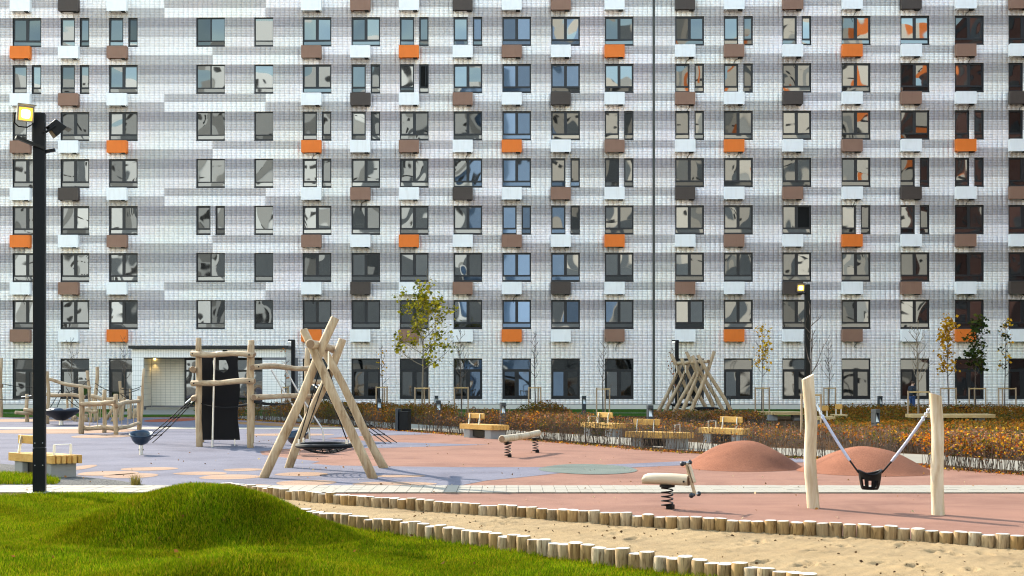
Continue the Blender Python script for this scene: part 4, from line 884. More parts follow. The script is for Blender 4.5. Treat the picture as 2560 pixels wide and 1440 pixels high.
for i, (a, b, r) in enumerate([((116, 948), (226, 972), 0.075), ((114, 985), (212, 991), 0.08), ((210, 1027), (242, 1030), 0.07), ((209, 1022), (222, 1024), 0.06), ((228, 992), (290, 1000), 0.08)]):
    log(lc, P(*a), P(*b), r, r * 0.95, 'x', 'rail', 0.03, 160 + i)
for a, b, s in [((0, 999), (98, 992), 0.05), ((116, 984), (222, 950), 0.25), ((150, 975), (118, 1030), 0.05), ((150, 975), (200, 1020), 0.1), ((238, 958), (350, 972), 0.3), ((240, 970), (300, 1000), 0.2), ((300, 972), (355, 965), 0.1), ((160, 972), (135, 1035), 0.05), ((165, 968), (205, 1018), 0.05), ((6, 960), (100, 968), 0.05), ((301, 985), (350, 1000), 0.1)]:
    MB().tube(sag(P(*a), P(*b), s, 9), 0.016, 5).build('rope', M['rope'], lc)
for a, b in [((240, 1000), (236, 1050)), ((252, 1002), (250, 1048)), ((262, 1003), (262, 1050))]: MB().tube([P(*a, 50.5), P(*b, 50.5)], 0.014, 5).build('rope', M['tan_rope'], lc)
hb = empty('log_balance_post', (-21.3, 52.6, 0), 0, 'log post with steel handle and low beam behind the lamp post', 'balance post')
q = pxpost(hb, 67, 1055, 986, 0.085, 180); MB().tube([q + Vector((-.22, -.05, 1.10)), q + Vector((0.22, -.05, 1.16))], 0.018, 8).build('handle', M['steel'], hb)
log(hb, q + Vector((-0.05, -.16, 0.53)), q + Vector((1.6, -.05, 0.5)), 0.09, 0.085, 'x', 'beam', 0.015, 181); log(hb, q + Vector((-0.3, -.5, 0.42)), q + Vector((1.5, 1.0, 0.3)), 0.08, 0.08, 'x', 'beam', 0.01, 182)
tp_ = empty('log_post', (-25, 58.5, 0), 0, 'tall log post with iron collar at the left edge of the photo', 'post'); q = pxpost(tp_, 2, 1043, 895, 0.09, 190)
MB().tube([q + Vector((0, 0, 1.45)), q + Vector((0, 0, 1.62))], 0.115, 12).build('collar', M['log_end'], tp_)
# ------------------------------------------------------------------ benches
def bench(corner, left, right, label, back, arm, y_bot=0.28):
    """skewed slatted bench: corner, left end and right end of the seat underside, in photo pixels"""
    def sp(px, py): Y = (HC - y_bot) * F / (py - HY); return Vector(((px - CX) * Y / F, Y, 0))
    C, Lp, Rp = sp(*corner), sp(*left), sp(*right); u = (Lp - C); Lu = 1.62; u = u.normalized(); w = (Rp - C); w.normalize(); Lw = 0.60
    r = empty('bench', C, 0, label, 'bench', 'slatted benches on concrete blocks'); n = 6; pitch = Lw / n; th = 0.165
    for i in range(n):
        a = w * (i * pitch); b = w * (i * pitch + pitch * 0.66); poly = [a, b, b + u * Lu, a + u * Lu]
        if (poly[1] - poly[0]).cross(poly[2] - poly[1]).z < 0: poly = poly[::-1]
        MB().prism([(p.x, p.y) for p in poly], y_bot, y_bot + th).build('slat', M['bench_wood'], r, world=False, bevel=0.006)
    for t0, t1 in ((0.12, 0.42), (1.18, 1.48)):
        poly = [w * 0.05 + u * t0, w * (Lw - 0.08) + u * t0, w * (Lw - 0.08) + u * t1, w * 0.05 + u * t1]
        if (poly[1] - poly[0]).cross(poly[2] - poly[1]).z < 0: poly = poly[::-1]
        MB().prism([(p.x, p.y) for p in poly], -0.01, y_bot - 0.002).build('concrete_block', M['concrete'], r, world=False, bevel=0.008)
    poly = [w * 0.15 + u * 0.42, w * (Lw - 0.2) + u * 0.42, w * (Lw - 0.2) + u * 1.18, w * 0.15 + u * 1.18]
    if (poly[1] - poly[0]).cross(poly[2] - poly[1]).z < 0: poly = poly[::-1]
    MB().prism([(p.x, p.y) for p in poly], 0.05, y_bot - 0.03).build('under_frame', M['post_metal'], r, world=False)
    zt = y_bot + th; nrm = Vector((-u.y, u.x, 0)); nrm = nrm if nrm.dot(w) > 0 else -nrm
    b0, b1 = back; q0 = nrm * 0.20 + u * b0; q1 = nrm * 0.20 + u * b1
    bm_ = MB().bar(q0 + Zv(zt + 0.27), q1 + Zv(zt + 0.27), 0.05, 0.17); bo = bm_.build('backrest', M['bench_wood'], r, world=False, bevel=0.01); bo.rotation_euler = (0, 0, 0)
    for t in (0.18, 0.82):
        p = q0.lerp(q1, t); MB().bar(p - nrm * 0.10 + Zv(zt - 0.01), p - nrm * 0.035 + Zv(zt + 0.34), 0.055, 0.012, up=u).build('back_bracket', M['steel'], r, world=False)
    if arm is not None:
        p = u * arm + w * 0.1; e = nrm * 0.36
        for s in (p, p + e): MB().bar(s + Zv(zt), s + Zv(zt + 0.2), 0.05, 0.012, up=u).build('arm_bracket', M['steel'], r, world=False)
        MB().bar(p + Zv(zt + 0.206), p + e + Zv(zt + 0.206), 0.05, 0.012).build('armrest', M['steel'], r, world=False)
    return r
bench((129, 1160), (20, 1151), (209, 1158), 'slatted wooden bench on concrete blocks behind the near lamp post', (0.62, 1.56), 0.10)
bench((1229, 1075.7), (1157, 1072), (1272, 1075.5), 'slatted bench by the hedge behind the spring beam', (0.6, 1.4), None)
bench((1530, 1071.8), (1447, 1067.5), (1569, 1070.7), 'farther slatted bench left of the slate bollard, half hidden by stems', (0.2, 0.95), 1.3)
bench((1696, 1097), (1591, 1094), (1747, 1095), 'slatted bench right behind the hedge with backrest at its left end', (0.65, 1.45), 0.18)
bench((1856, 1087.6), (1750, 1083), (1900, 1084), 'slatted bench just above the left rubber mound', (0.15, 0.95), 1.3)
def deck(px0, px1, py, Y, dpt, label, th=0.14, z=None, skew=0.0, legs=True, back=False):
    a = at(px0, py, Y); b = at(px1, py, Y); zt = a.z; r = empty('timber_deck_bench', ((a.x + b.x) / 2, Y, 0), 0, label, 'bench', 'timber bench decks among the shrubs'); n = 7; W = b.x - a.x; pt = dpt / n
    for i in range(n):
        y = -dpt / 2 + (i + 0.5) * pt; sx = skew * (i - n / 2) / n
        MB().box((sx, y, zt - th / 2), (W, pt * 0.8, th)).build('slat', M['deck_wood'], r, world=False, bevel=0.006)
    for s in (-0.33, 0.33):
        MB().prism([(s * W - 0.2, -dpt * 0.3), (s * W + 0.2, -dpt * 0.3), (s * W + 0.14, dpt * 0.3), (s * W - 0.14, dpt * 0.3)], -0.01, zt - th - 0.002).build('support', M['concrete'], r, world=False)
    if back:
        MB().box((0.0, dpt * 0.1, zt + 0.33), (W * 0.55, 0.05, 0.2)).build('backrest', M['bench_wood'], r, world=False, bevel=0.01)
        for s in (-0.2, 0.2): MB().box((s * W, dpt * 0.1 + 0.035, zt + 0.17), (0.05, 0.012, 0.35)).build('back_bracket', M['steel'], r, world=False)
    return r
deck(2272, 2478, 1035, 48.0, 0.9, 'long timber bench deck crossing behind the right swing post')
deck(2418, 2536, 1026, 57.0, 1.3, 'far timber bench deck at the right below the dark green tree', skew=0.8)
deck(1912, 2006, 1029, 55.0, 1.4, 'timber bench deck left of the left swing post', skew=-0.6)
deck(2040, 2082, 1041, 48.0, 0.8, 'short timber bench with backrest right of the left swing post', back=True)
deck(2082, 2114, 1036, 51.0, 0.8, 'second short timber bench with backrest under the bare tree', back=True)
deck(2196, 2240, 1014, 63.0, 0.8, 'small timber seat in the shrubs below the bollard light')
# ------------------------------------------------------------------ lamp posts, bollards, bin
def floodlight(parent, c, d, lit, s=1.0):
    d = Vector(d).normalized(); sx = d.cross(Vector((0, 0, 1))).normalized(); uz = sx.cross(d); Mx = Matrix((sx, -d, uz)).transposed(); c = Vector(c)
    h = MB(); w, hh, dp = 0.30 * s, 0.30 * s, 0.16 * s
    vs = [Mx @ Vector(v) + c for v in [(-w / 2, -dp, -hh / 2), (w / 2, -dp, -hh / 2), (w / 2, -dp, hh / 2), (-w / 2, -dp, hh / 2), (-w * .38, dp * .6, -hh * .36), (w * .38, dp * .6, -hh * .36), (w * .38, dp * .6, hh * .36), (-w * .38, dp * .6, hh * .36)]]
    h.add(vs, [(0, 3, 2, 1), (4, 5, 6, 7), (0, 1, 5, 4), (1, 2, 6, 5), (2, 3, 7, 6), (3, 0, 4, 7)])
    o = h.build('floodlight', M['post_metal'] if not lit else M['flood_case'], parent, bevel=0.008)
    vs = [Mx @ Vector(v) + c for v in [(-w * .40, -dp - .004, -hh * .40), (w * .40, -dp - .004, -hh * .40), (w * .40, -dp - .004, hh * .40), (-w * .40, -dp - .004, hh * .40)]]
    MB().add(vs, [(0, 1, 2, 3)]).build('floodlight_lens', M['flood_rim'] if lit else M['glass_flat'], o)
    if lit:
        core = [(w * .27 * math.copysign(abs(math.cos(a)) ** 0.5, math.cos(a)), -dp - .010, hh * .27 * math.copysign(abs(math.sin(a)) ** 0.5, math.sin(a))) for a in [k * math.pi / 12 for k in range(24)]]
        MB().add([Mx @ Vector(v) + c for v in core], [tuple(range(24))]).build('lamp_core', M['flood'], o)
    hood = MB().add([Mx @ Vector(v) + c for v in [(-w * .5, -dp, hh * .5), (w * .5, -dp, hh * .5), (w * .56, -dp - .10 * s, hh * .60), (-w * .56, -dp - .10 * s, hh * .60), (-w * .5, -dp, hh * .5 + .01), (w * .5, -dp, hh * .5 + .01), (w * .56, -dp - .10 * s, hh * .60 + .01), (-w * .56, -dp - .10 * s, hh * .60 + .01)]], [(0, 1, 2, 3), (4, 7, 6, 5), (3, 2, 6, 7), (0, 3, 7, 4), (1, 5, 6, 2)])
    hood.build('hood', M['flood_case'], o)
    yk = [Mx @ Vector(v) + c for v in [(-w * .55, 0, 0), (-w * .55, 0.02, -hh * .62), (-w * .25, .05, -hh * .85), (w * .25, .05, -hh * .85), (w * .55, 0.02, -hh * .62), (w * .55, 0, 0)]]
    MB().tube(yk, 0.014 * s, 6).build('yoke', M['post_metal'], o)
    if lit:
        L = bpy.data.lights.new('floodlight_lamp', 'POINT'); L.energy = 0.8; L.color = (1, 0.8, 0.45); L.shadow_soft_size = 0.1
        lo = bpy.data.objects.new('floodlight_lamp', L); col.objects.link(lo); lo.parent = parent; lo.location = c + d * (dp + 0.12) - parent.location
M['flood_case'] = surf('grey_cast_housing', (0.16, 0.165, 0.17), (0.22, 0.225, 0.23), 4, 0.5, bump=0)
def lamp_post(px, py, pyt, w, label, yaw, near):
    x, y = gnd(px, py); h = at(px, pyt, y).z; r = empty('lamp_post', (x, y, 0), 0, label, 'lamp post', 'floodlight posts')
    Mx = Matrix.Rotation(yaw, 3, 'Z'); sp = 0.78
    MB().box((x, y, sp / 2 - 0.01), (w + 0.004, w + 0.004, sp), Mx).build('base_section', M['post_metal'], r); MB().box((x, y, (h + sp) / 2), (w, w, h - sp), Mx).build('mast', M['post_metal'], r, bevel=0.006)
    MB().box((x, y, 0.012), (w * 1.9, w * 1.9, 0.02), Mx).build('base_plate', M['steel'], r)
    for z in (0.48, 0.86):
        for s in (-0.32, 0.32):
            p = Vector((x, y, z)) + Mx @ Vector((s * w, -w / 2 - 0.003, 0)); MB().ball(p, 0.009, 8).build('screw', M['steel'], r)
    if near:
        a = Vector((x - 0.03, y - w / 2 - 0.02, h - 0.55)); MB().bar(a + Vector((0.12, .06, -.06)), a + Vector((-0.24, -.22, 0.08)), 0.08, 0.05).build('bracket', M['post_metal'], r)
        floodlight(r, Vector((x - 0.13, y - 0.34, h - 0.07)), (0.52, -0.80, -0.24), True, 0.9)
        MB().bar(Vector((x + 0.08, y, h - 0.66)), Vector((x + 0.26, y + 0.02, h - 0.62)), 0.06, 0.05).build('bracket', M['post_metal'], r)
        floodlight(r, Vector((x + 0.24, y + 0.03, h - 0.22)), (0.55, 0.35, -0.62), False, 0.85)
    else:
        MB().bar(Vector((x, y, h - 0.42)), Vector((x - 0.42, y - 0.1, h - 0.42)), 0.06, 0.05).build('bracket', M['post_metal'], r)
        floodlight(r, Vector((x - 0.36, y - 0.2, h - 0.14)), (-0.10, -0.95, -0.25), True, 1.15)
lamp_post(99, 1232, 284, 0.195, 'tall square black lamp post with lit floodlight beside the left bench', R(14), True)
lamp_post(2018, 1051, 711, 0.20, 'distant black lamp post with lit floodlight behind the left swing post', R(10), False)
def garden_lamp(px, pyt, Y, label):
    p = at(px, pyt, Y); r = empty('path_light', (p.x, Y, 0), 0, label, 'path light', 'angled path lights by the building')
    MB().box((p.x, Y, p.z / 2), (0.19, 0.19, p.z)).build('mast', M['post_metal'], r, bevel=0.006)
    h = MB().box((p.x - 0.17, Y, p.z - 0.04), (0.18, 0.19, 0.08)).build('lamp_head', M['post_metal'], r); MB().box((p.x - 0.17, Y - 0.02, p.z - 0.10), (0.14, 0.14, 0.03)).build('lamp_lens', M['lens'], h)
garden_lamp(733, 849, 63, 'black path light standing at the right end of the porch'); garden_lamp(1692, 850, 63, 'black path light behind the far log swings')
def bollard(px, pyt, label, yaw=0.0, h=1.0):
    Y = (HC - h) * F / (pyt - HY); x = (px - CX) * Y / F; r = empty('bollard_light', (x, Y, 0), yaw, label, 'bollard', 'slate bollard lights')
    w = 0.19
    MB().box((0, 0, 0.29), (w, w, 0.6)).build('shaft', M['bollard_metal'], r, world=False, bevel=0.004)
    c = MB().box((0, 0, h - 0.06), (w, w, 0.12)); c.box((0, w * 0.36, 0.72), (w, w * 0.28, 0.38)); c.box((w * 0.43, -0.02, 0.72), (w * 0.14, w * 0.68, 0.36)); c.box((-w * 0.43, -0.02, 0.72), (w * 0.14, w * 0.68, 0.36)); c.build('cap', M['bollard_metal'], r, world=False)
    MB().add([(-w * .34, -w * .45, 0.61), (w * .34, -w * .45, 0.61), (w * .34, w * .2, 0.87), (-w * .34, w * .2, 0.87)], [(0, 1, 2, 3)]).build('reflector', M['bollard_glow'], r, world=False)
M['bollard_glow'] = surf('white_reflector', (0.55, 0.6, 0.6), (0.7, 0.72, 0.7), 5, 0.3, 0.3, bump=0)
bollard(2189, 1023, 'largest slate bollard light, standing in the orange hedge behind the right mound', R(28))
for px, pyt, lab in [(1096, 1001, 'bollard light in front of the leafy yellow-green tree, nearer of the pair'), (1091, 989, 'bollard light by the leafy yellow-green tree, farther of the pair'), (1257, 1007, 'bollard light behind the bench by the spring beam'), (1460, 990, 'bollard light on the far lawn left of the thin bare tree'), (1625, 1013, 'bollard light just left of the far log swings'), (2200, 990, 'small bollard light against the tiled wall right of the bare sapling'), (948, 997, 'bollard light in the hedge right of the A-frame swing'), (1821, 990, 'bollard light behind the right legs of the far log swings')]:
    bollard(px, pyt, lab, R(random.uniform(5, 20)))
bx2, by2 = gnd(1006, 1077); bn = empty('litter_bin', (bx2, by2, 0), R(-18), 'dark grey litter bin at the end of the hedge', 'litter bin')
MB().box((-0.16, 0, 0.40), (0.10, 0.34, 0.82)).build('side_panel', M['bollard_metal'], bn, world=False, bevel=0.005); MB().box((0.10, 0.02, 0.37), (0.36, 0.30, 0.68)).build('bin_body', M['post_metal'], bn, world=False, bevel=0.01)
MB().box((0.12, 0.12, 0.76), (0.34, 0.10, 0.09)).build('ash_tray', M['black_rubber'], bn, world=False)
pb = at(2408, 1024, 56); pbx = empty('planter_box', (pb.x, 56, 0), 0, 'small black box between the yellow tree and the far bench deck', 'box')
MB().box((0, 0, 0.28), (0.62, 0.4, 0.56)).build('box_body', M['black_rubber'], pbx, world=False, bevel=0.01); MB().box((0, 0, 0.575), (0.66, 0.44, 0.03)).build('lid', M['post_metal'], pbx, world=False)
# ------------------------------------------------------------------ hedges and shrub beds
RUST = [(0.30, 0.075, 0.018), (0.46, 0.16, 0.02), (0.50, 0.24, 0.03), (0.20, 0.075, 0.025), (0.15, 0.10, 0.025), (0.11, 0.115, 0.02), (0.13, 0.12, 0.03), (0.26, 0.14, 0.05), (0.36, 0.19, 0.13)]
BRIGHT = [(0.62, 0.20, 0.012), (0.68, 0.32, 0.02), (0.55, 0.13, 0.012), (0.70, 0.42, 0.04), (0.36, 0.09, 0.03), (0.42, 0.24, 0.17), (0.18, 0.16, 0.025), (0.12, 0.13, 0.025), (0.22, 0.10, 0.05)]
OLIVE = [(0.20, 0.11, 0.02), (0.14, 0.12, 0.022), (0.28, 0.13, 0.02), (0.36, 0.13, 0.015), (0.10, 0.095, 0.02), (0.22, 0.075, 0.015)]
def leaf_quads(C, size, g, droop=0.3):
    n = len(C); a = g.uniform(0, 6.283, n); el = g.uniform(-0.9, 0.6, n); u = np.stack([np.cos(a) * np.cos(el), np.sin(a) * np.cos(el), np.sin(el)], 1)
    b = g.normal(size=(n, 3)); w = np.cross(u, b); w /= np.linalg.norm(w, axis=1)[:, None] + 1e-9; s = (size * g.uniform(0.45, 1.6, n))[:, None]
    nn = np.cross(u, w); v = np.stack([C, C + u * s * 0.5 + w * s * 0.38 + nn * s * 0.08, C + u * s, C + u * s * 0.5 - w * s * 0.38 + nn * s * 0.08], 1)
    return v.reshape(-1, 3)
def leaves_obj(name, C, size, pal, parent, g, weights=None, light=None):
    C = np.asarray(C); n = len(C); pal = np.array(pal); pal = pal[np.argsort(pal[:, 0] - 1.4 * pal[:, 1])]; f_ = np.clip(0.5 + 0.26 * hsh(C[:, 0] * 1.1, C[:, 1] * 0.8, 1.0) + g.normal(0, 0.22, n), 0, 0.999); c = pal[(f_ * len(pal)).astype(int)] * g.uniform(0.45, 1.0, (n, 1))
    if light is not None: c = c * light[:, None]
    p = parent
    while p.parent is not None: p = p.parent
    co = leaf_quads(C, size, g) - np.array(p.location)
    q = np.arange(n * 4).reshape(-1, 4); o = link(name, fast_mesh(name, co, q, M['leaf'], np.repeat(c, 4, 0)), parent); o['kind'] = 'stuff'; return o
def stems_obj(B, T, r, parent, mat, name='stems'):
    B = np.asarray(B); T = np.asarray(T); n = len(B); k = np.arange(3) * 2 * np.pi / 3; ring = np.stack([np.cos(k), np.sin(k), np.zeros(3)], 1)
    mid = (B + T) / 2 + rng.normal(size=(n, 3)) * np.array([0.02, 0.02, 0.0])
    co = np.stack([B[:, None] + ring[None] * r, mid[:, None] + ring[None] * r * 0.8, T[:, None] + ring[None] * r * 0.45], 1).reshape(-1, 3) - np.array(parent.location)
    b = (np.arange(n) * 9)[:, None, None]; q = []
    for lv in (0, 3):
        for j in range(3): q.append(np.array([lv + j, lv + (j + 1) % 3, lv + 3 + (j + 1) % 3, lv + 3 + j]))
    q = (b + np.array(q)[None]).reshape(-1, 4); o = link(name, fast_mesh(name, co, q, mat)); o.parent = parent; o['kind'] = 'stuff'; return o
def resample(line, step):
    out = []; prev = Vector(line[0]); carry = 0
    for p in line[1:]:
        p = Vector(p); L = (p - prev).length; t = carry
        while t < L: out.append(prev + (p - prev) * (t / L)); t += step
        carry = t - L; prev = p
    return np.array([(q.x, q.y) for q in out])
def hedge(line, h, w, label, stem_d, leaf_d, pal, size=0.045, bare=0.38, seed=1, weights=None, dens=None):
    g = np.random.default_rng(seed); base = resample(line, 0.02); L = len(base) * 0.02
    r = empty('hedge', (line[0][0], line[0][1], 0), 0, label, 'hedge', 'autumn hedges around the playground')
    ns = int(L * stem_d); i = g.integers(0, len(base), ns); B = np.stack([base[i, 0] + g.uniform(-w, w, ns) * 0.55, base[i, 1] + g.uniform(-w, w, ns) * 0.55, np.zeros(ns)], 1)
    hh = h * g.uniform(0.62, 1.10, ns) * (1 + 0.10 * hsh(B[:, 0], B[:, 1], 1.3) * 0.6); T = B + np.stack([g.normal(0, 0.10, ns), g.normal(0, 0.10, ns), hh], 1); stems_obj(B, T, 0.0065, r, M['stem'])
    nl = int(L * leaf_d); i = g.integers(0, ns, nl * 2); t = bare + (1 - bare) * g.beta(1.6, 1.1, nl * 2); C = B[i] + (T[i] - B[i]) * t[:, None] + g.normal(0, 0.055, (nl * 2, 3)) * np.array([1, 1, 0.6])
    d = 0.55 + 0.3 * hsh(C[:, 0], C[:, 1], 0.9); 
    if dens is not None: d = d * dens(C[:, 0])
    k = g.random(nl * 2) < np.clip(d, 0.05, 1); C = C[k]; leaves_obj('foliage', C, size, pal, r, g, weights); return r
hline = offs(hl, 0.28)
cut = lambda a, b: [p for p in hline if a <= p[0] <= b]
def sub(line, x0_, x1_):
    out = []
    for p, q in zip(line[:-1], line[1:]):
        for t in np.linspace(0, 1, 9)[:-1]:
            x = p[0] + (q[0] - p[0]) * t
            if x0_ <= x <= x1_: out.append((x, p[1] + (q[1] - p[1]) * t))
    return out
hedge(sub(hline, -17.5, -3.9), 0.84, 0.30, 'low rust-brown hedge behind the A-frame swing', 60, 420, OLIVE, 0.05, 0.30, 11)
hedge(sub(hline, -3.4, 2.9), 0.86, 0.30, 'thin orange-brown hedge behind the spring beam', 62, 250, RUST, 0.045, 0.36, 12)
hedge(sub(hline, 2.95, 8.9), 0.84, 0.30, 'thin nearly leafless hedge in front of the benches, behind the left mound', 52, 60, RUST, 0.042, 0.30, 13)
hedge(sub(hline, 9.1, 17.5), 0.86, 0.30, 'bright orange hedge with bare stems at the right edge of the playground', 85, 680, BRIGHT, 0.048, 0.40, 14)
def bed_shrubs(name, poly, n_stem, n_leaf, h, pal, label, seed, size=0.055, hf=None):
    g = np.random.default_rng(seed); P_ = np.array(poly); lo, hi = P_.min(0), P_.max(0); c0 = P_.mean(0); r = empty(name, (c0[0], c0[1], 0), 0, label, 'shrubs', 'shrub beds along the garden walk')
    def samp(n):
        X = g.uniform(lo[0], hi[0], n * 3); Y = g.uniform(lo[1], hi[1], n * 3); k = inside(X, Y, poly); return X[k][:n], Y[k][:n]
    X, Y = samp(n_stem); hh = h * g.uniform(0.6, 1.0, len(X)); B = np.stack([X, Y, X * 0], 1); hh = hh * (hf(X, Y) if hf is not None else 1); T = B + np.stack([g.normal(0, .09, len(X)), g.normal(0, .09, len(X)), hh], 1); stems_obj(B, T, 0.008, r, M['stem'])
    X, Y = samp(int(n_leaf * 1.3)); kk = g.random(len(X)) < np.clip(0.72 + 0.34 * hsh(X * 1.9, Y * 0.9, 1.3), 0.12, 1); X, Y = X[kk], Y[kk]; top = h * (0.78 + 0.20 * hsh(X, Y, 1.1) * 0.6 + 0.08 * hsh(X, Y, 3.7))
    if hf is not None: top = top * hf(X, Y)
    Z = top * (0.30 + 0.70 * g.beta(2.2, 1.0, len(X))); leaves_obj('foliage', np.stack([X, Y, Z], 1), size, pal, r, g); return r
wo = offs(hl, 4.0)
def behind(x0_, x1_, d0, d1):
    a = sub(offs(hl, d0), x0_, x1_); b = sub(offs(hl, d1), x0_, x1_); return a + b[::-1]
bed_shrubs('shrub_bed', behind(-17, -2.2, 4.0, 6.5), 1500, 16000, 0.85, OLIVE, 'rust and olive shrub bed behind the A-frame swing, under the tree supports', 21, 0.075)
bed_shrubs('shrub_bed', behind(-2.0, 3.2, 4.2, 7.5), 800, 9000, 0.68, RUST, 'orange-brown shrub bed behind the first bench of the walk', 22, 0.07)
bed_shrubs('shrub_bed', [(1.35 + 1.35 * math.cos(a_), 51 + 1.6 * math.sin(a_)) for a_ in [k * math.pi / 10 for k in range(20)]], 420, 3600, 1.12, OLIVE, 'taller rounded clump of rusty shrubs below the thin bare tree', 23, 0.07, lambda X, Y: np.sqrt(np.clip(1.02 - ((X - 1.35) / 1.45) ** 2 - ((Y - 51) / 1.75) ** 2, 0.10, 1)))
bed_shrubs('shrub_bed', behind(3.4, 8.8, 4.2, 8.5), 800, 5200, 0.52, RUST, 'sparse orange shrub bed in front of the far log swings', 24, 0.06)
bed_shrubs('shrub_bed', [(6.0, 50.5), (10.6, 50.0), (11.0, 54.6), (6.2, 55.0)], 700, 7000, 0.55, RUST, 'orange shrub bed at the feet of the far log swings', 25, 0.065)
bed_shrubs('shrub_bed', behind(9.4, 18.0, 3.9, 8.5), 1500, 19000, 0.58, RUST, 'broad rust-orange shrub bed behind the toddler swing', 26, 0.065)
bed_shrubs('shrub_bed', [(11.5, 41), (22, 38), (25, 60), (16, 60), (13, 54)], 1500, 36000, 0.72, OLIVE, 'deep olive and rust shrub bed stretching to the right tree supports', 27, 0.08, lambda X, Y: np.interp(Y, [38, 50, 54, 60], [0.50, 0.50, 0.95, 1.0]))
bed_shrubs('shrub_bed', behind(9.6, 14.5, 3.8, 4.6), 300, 4200, 0.62, BRIGHT, 'strip of bright yellow-orange shrubs along the garden walk behind the right mound', 28, 0.055)
# fallen leaves
g = np.random.default_rng(40)
bl = resample(hline, 0.02); n = 9000; i = g.integers(0, len(bl), n); C = np.stack([bl[i, 0] + g.normal(0, .22, n), bl[i, 1] + g.normal(-0.12, .22, n), g.uniform(0.006, 0.03, n)], 1)
lv = empty('fallen_leaves', (0, 40, 0), 0, 'fallen orange leaves scattered along the foot of the hedges', 'leaves'); lv['kind'] = 'stuff'; leaves_obj('leaf_litter', C, 0.05, RUST + BRIGHT, lv, g)
lv2 = empty('fallen_leaves', (-2, 15, 0), 0, 'single brown leaves lying on the foreground grass', 'leaves'); lv2['kind'] = 'stuff'
X = g.uniform(-6, 1.5, 90); Y = g.uniform(12, 20, 90); k = inside(X, Y, turf_poly); X, Y = X[k], Y[k]; leaves_obj('leaf_litter', np.stack([X, Y, turf_h(X, Y) + 0.05], 1), 0.04, [(0.20, 0.09, 0.025), (0.13, 0.07, 0.03)], lv2, g)
# ------------------------------------------------------------------ trees with supports
YEL = [(0.85, 0.52, 0.03), (0.78, 0.42, 0.025), (0.62, 0.30, 0.02)]; YG = [(0.42, 0.37, 0.03), (0.56, 0.46, 0.035), (0.28, 0.28, 0.03), (0.66, 0.52, 0.05), (0.17, 0.18, 0.025)]; DG = [(0.035, 0.055, 0.015), (0.05, 0.075, 0.02), (0.025, 0.04, 0.012), (0.09, 0.10, 0.02)]
def tree(px, pyt, Y, label, seed, crown_w, first=0.42, nb=16, leaves=0, pal=None, size=0.10, bark='bark', rad=0.035, lean=0.0, ltop=1.0, up=0.9, drift=0.22):
    g = random.Random(seed); gn = np.random.default_rng(seed); x = (px - CX) * Y / F; H = at(px, pyt, Y).z
    r = empty('young_tree', (x, Y, 0), 0, label, 'tree', 'young staked trees'); tp = []
    for i in range(11):
        t = i / 10; tp.append(Vector((x + lean * t + 0.03 * math.sin(seed + t * 5), Y + 0.03 * math.cos(seed * 2 + t * 4), -0.03 + H * t)))
    MB().tube(tp, [rad * (1 - 0.86 * (i / 10)) for i in range(11)], 7).build('trunk', M[bark], r, smooth=True)
    br = MB(); tips = []
    def branch(p, d, L, rr, depth):
        pts = [p]; dd = Vector(d)
        for i in range(5):
            dd = (dd + Vector((g.uniform(-.18, .18), g.uniform(-.18, .18), g.uniform(0.0, drift)))).normalized(); pts.append(pts[-1] + dd * L / 5)
        br.tube(pts, [max(rr * (1 - 0.75 * i / 5), 0.006) for i in range(6)], 4, False); tips.extend(pts[2:])
        if depth:
            for k in range(g.randint(2, 4)):
                q = pts[g.randint(1, 4)]; e = (dd + Vector((g.uniform(-.8, .8), g.uniform(-.8, .8), g.uniform(-.1, .5)))).normalized(); branch(q, e, L * g.uniform(0.35, 0.6), rr * 0.5, depth - 1)
    for i in range(nb):
        t = first + (0.97 - first) * (i + g.random() * 0.7) / nb; k = min(int(t * 10), 9); p = tp[k].lerp(tp[k + 1], t * 10 - k); a = i * 2.4 + g.uniform(-.4, .4)
        prof = (1 - (t - first) / (1 - first)) ** 0.75; branch(p, (math.cos(a), math.sin(a), up * g.uniform(0.7, 1.4)), crown_w * (0.30 + 0.8 * prof) * g.uniform(0.7, 1.1), rad * 0.58 * (1 - t * 0.5), 1)
    br.build('branches', M[bark], r)
    if leaves:
        tips = [q for q in tips if q.z < H * ltop] + [tp[-1], tp[-2]]; T = np.array([tuple(q) for q in tips]); cl = T[gn.integers(0, len(T), max(leaves // 8, 8))]
        C = cl[gn.integers(0, len(cl), leaves)] + gn.normal(0, size * 0.9, (leaves, 3)); leaves_obj('crown', C, size, pal, r, gn)
    return r
def support(px, Y, pyt, hw, label, seed):
    g = random.Random(seed); x = (px - CX) * Y / F; h = at(px, pyt, Y).z; r = empty('tree_support', (x, Y, 0), g.uniform(-.2, .2), label, 'tree stakes', 'timber stake frames round young trees'); w = hw * Y / F
    ps = [Vector((-w, -w * 0.4, 0)), Vector((w, -w * 0.55, 0)), Vector((w * 0.25, w, 0))]
    for p in ps: MB().tube([p - Zv(.03), p + Vector((g.uniform(-.02, .02), 0, h))], 0.036, 8).build('stake', M['stake_wood'], r, world=False, smooth=True)
    for a, b in ((0, 1), (1, 2), (2, 0)): MB().bar(ps[a] + Zv(h - 0.05), ps[b] + Zv(h - 0.05), 0.02, 0.055).build('crossbar', M['deck_wood'], r, world=False)
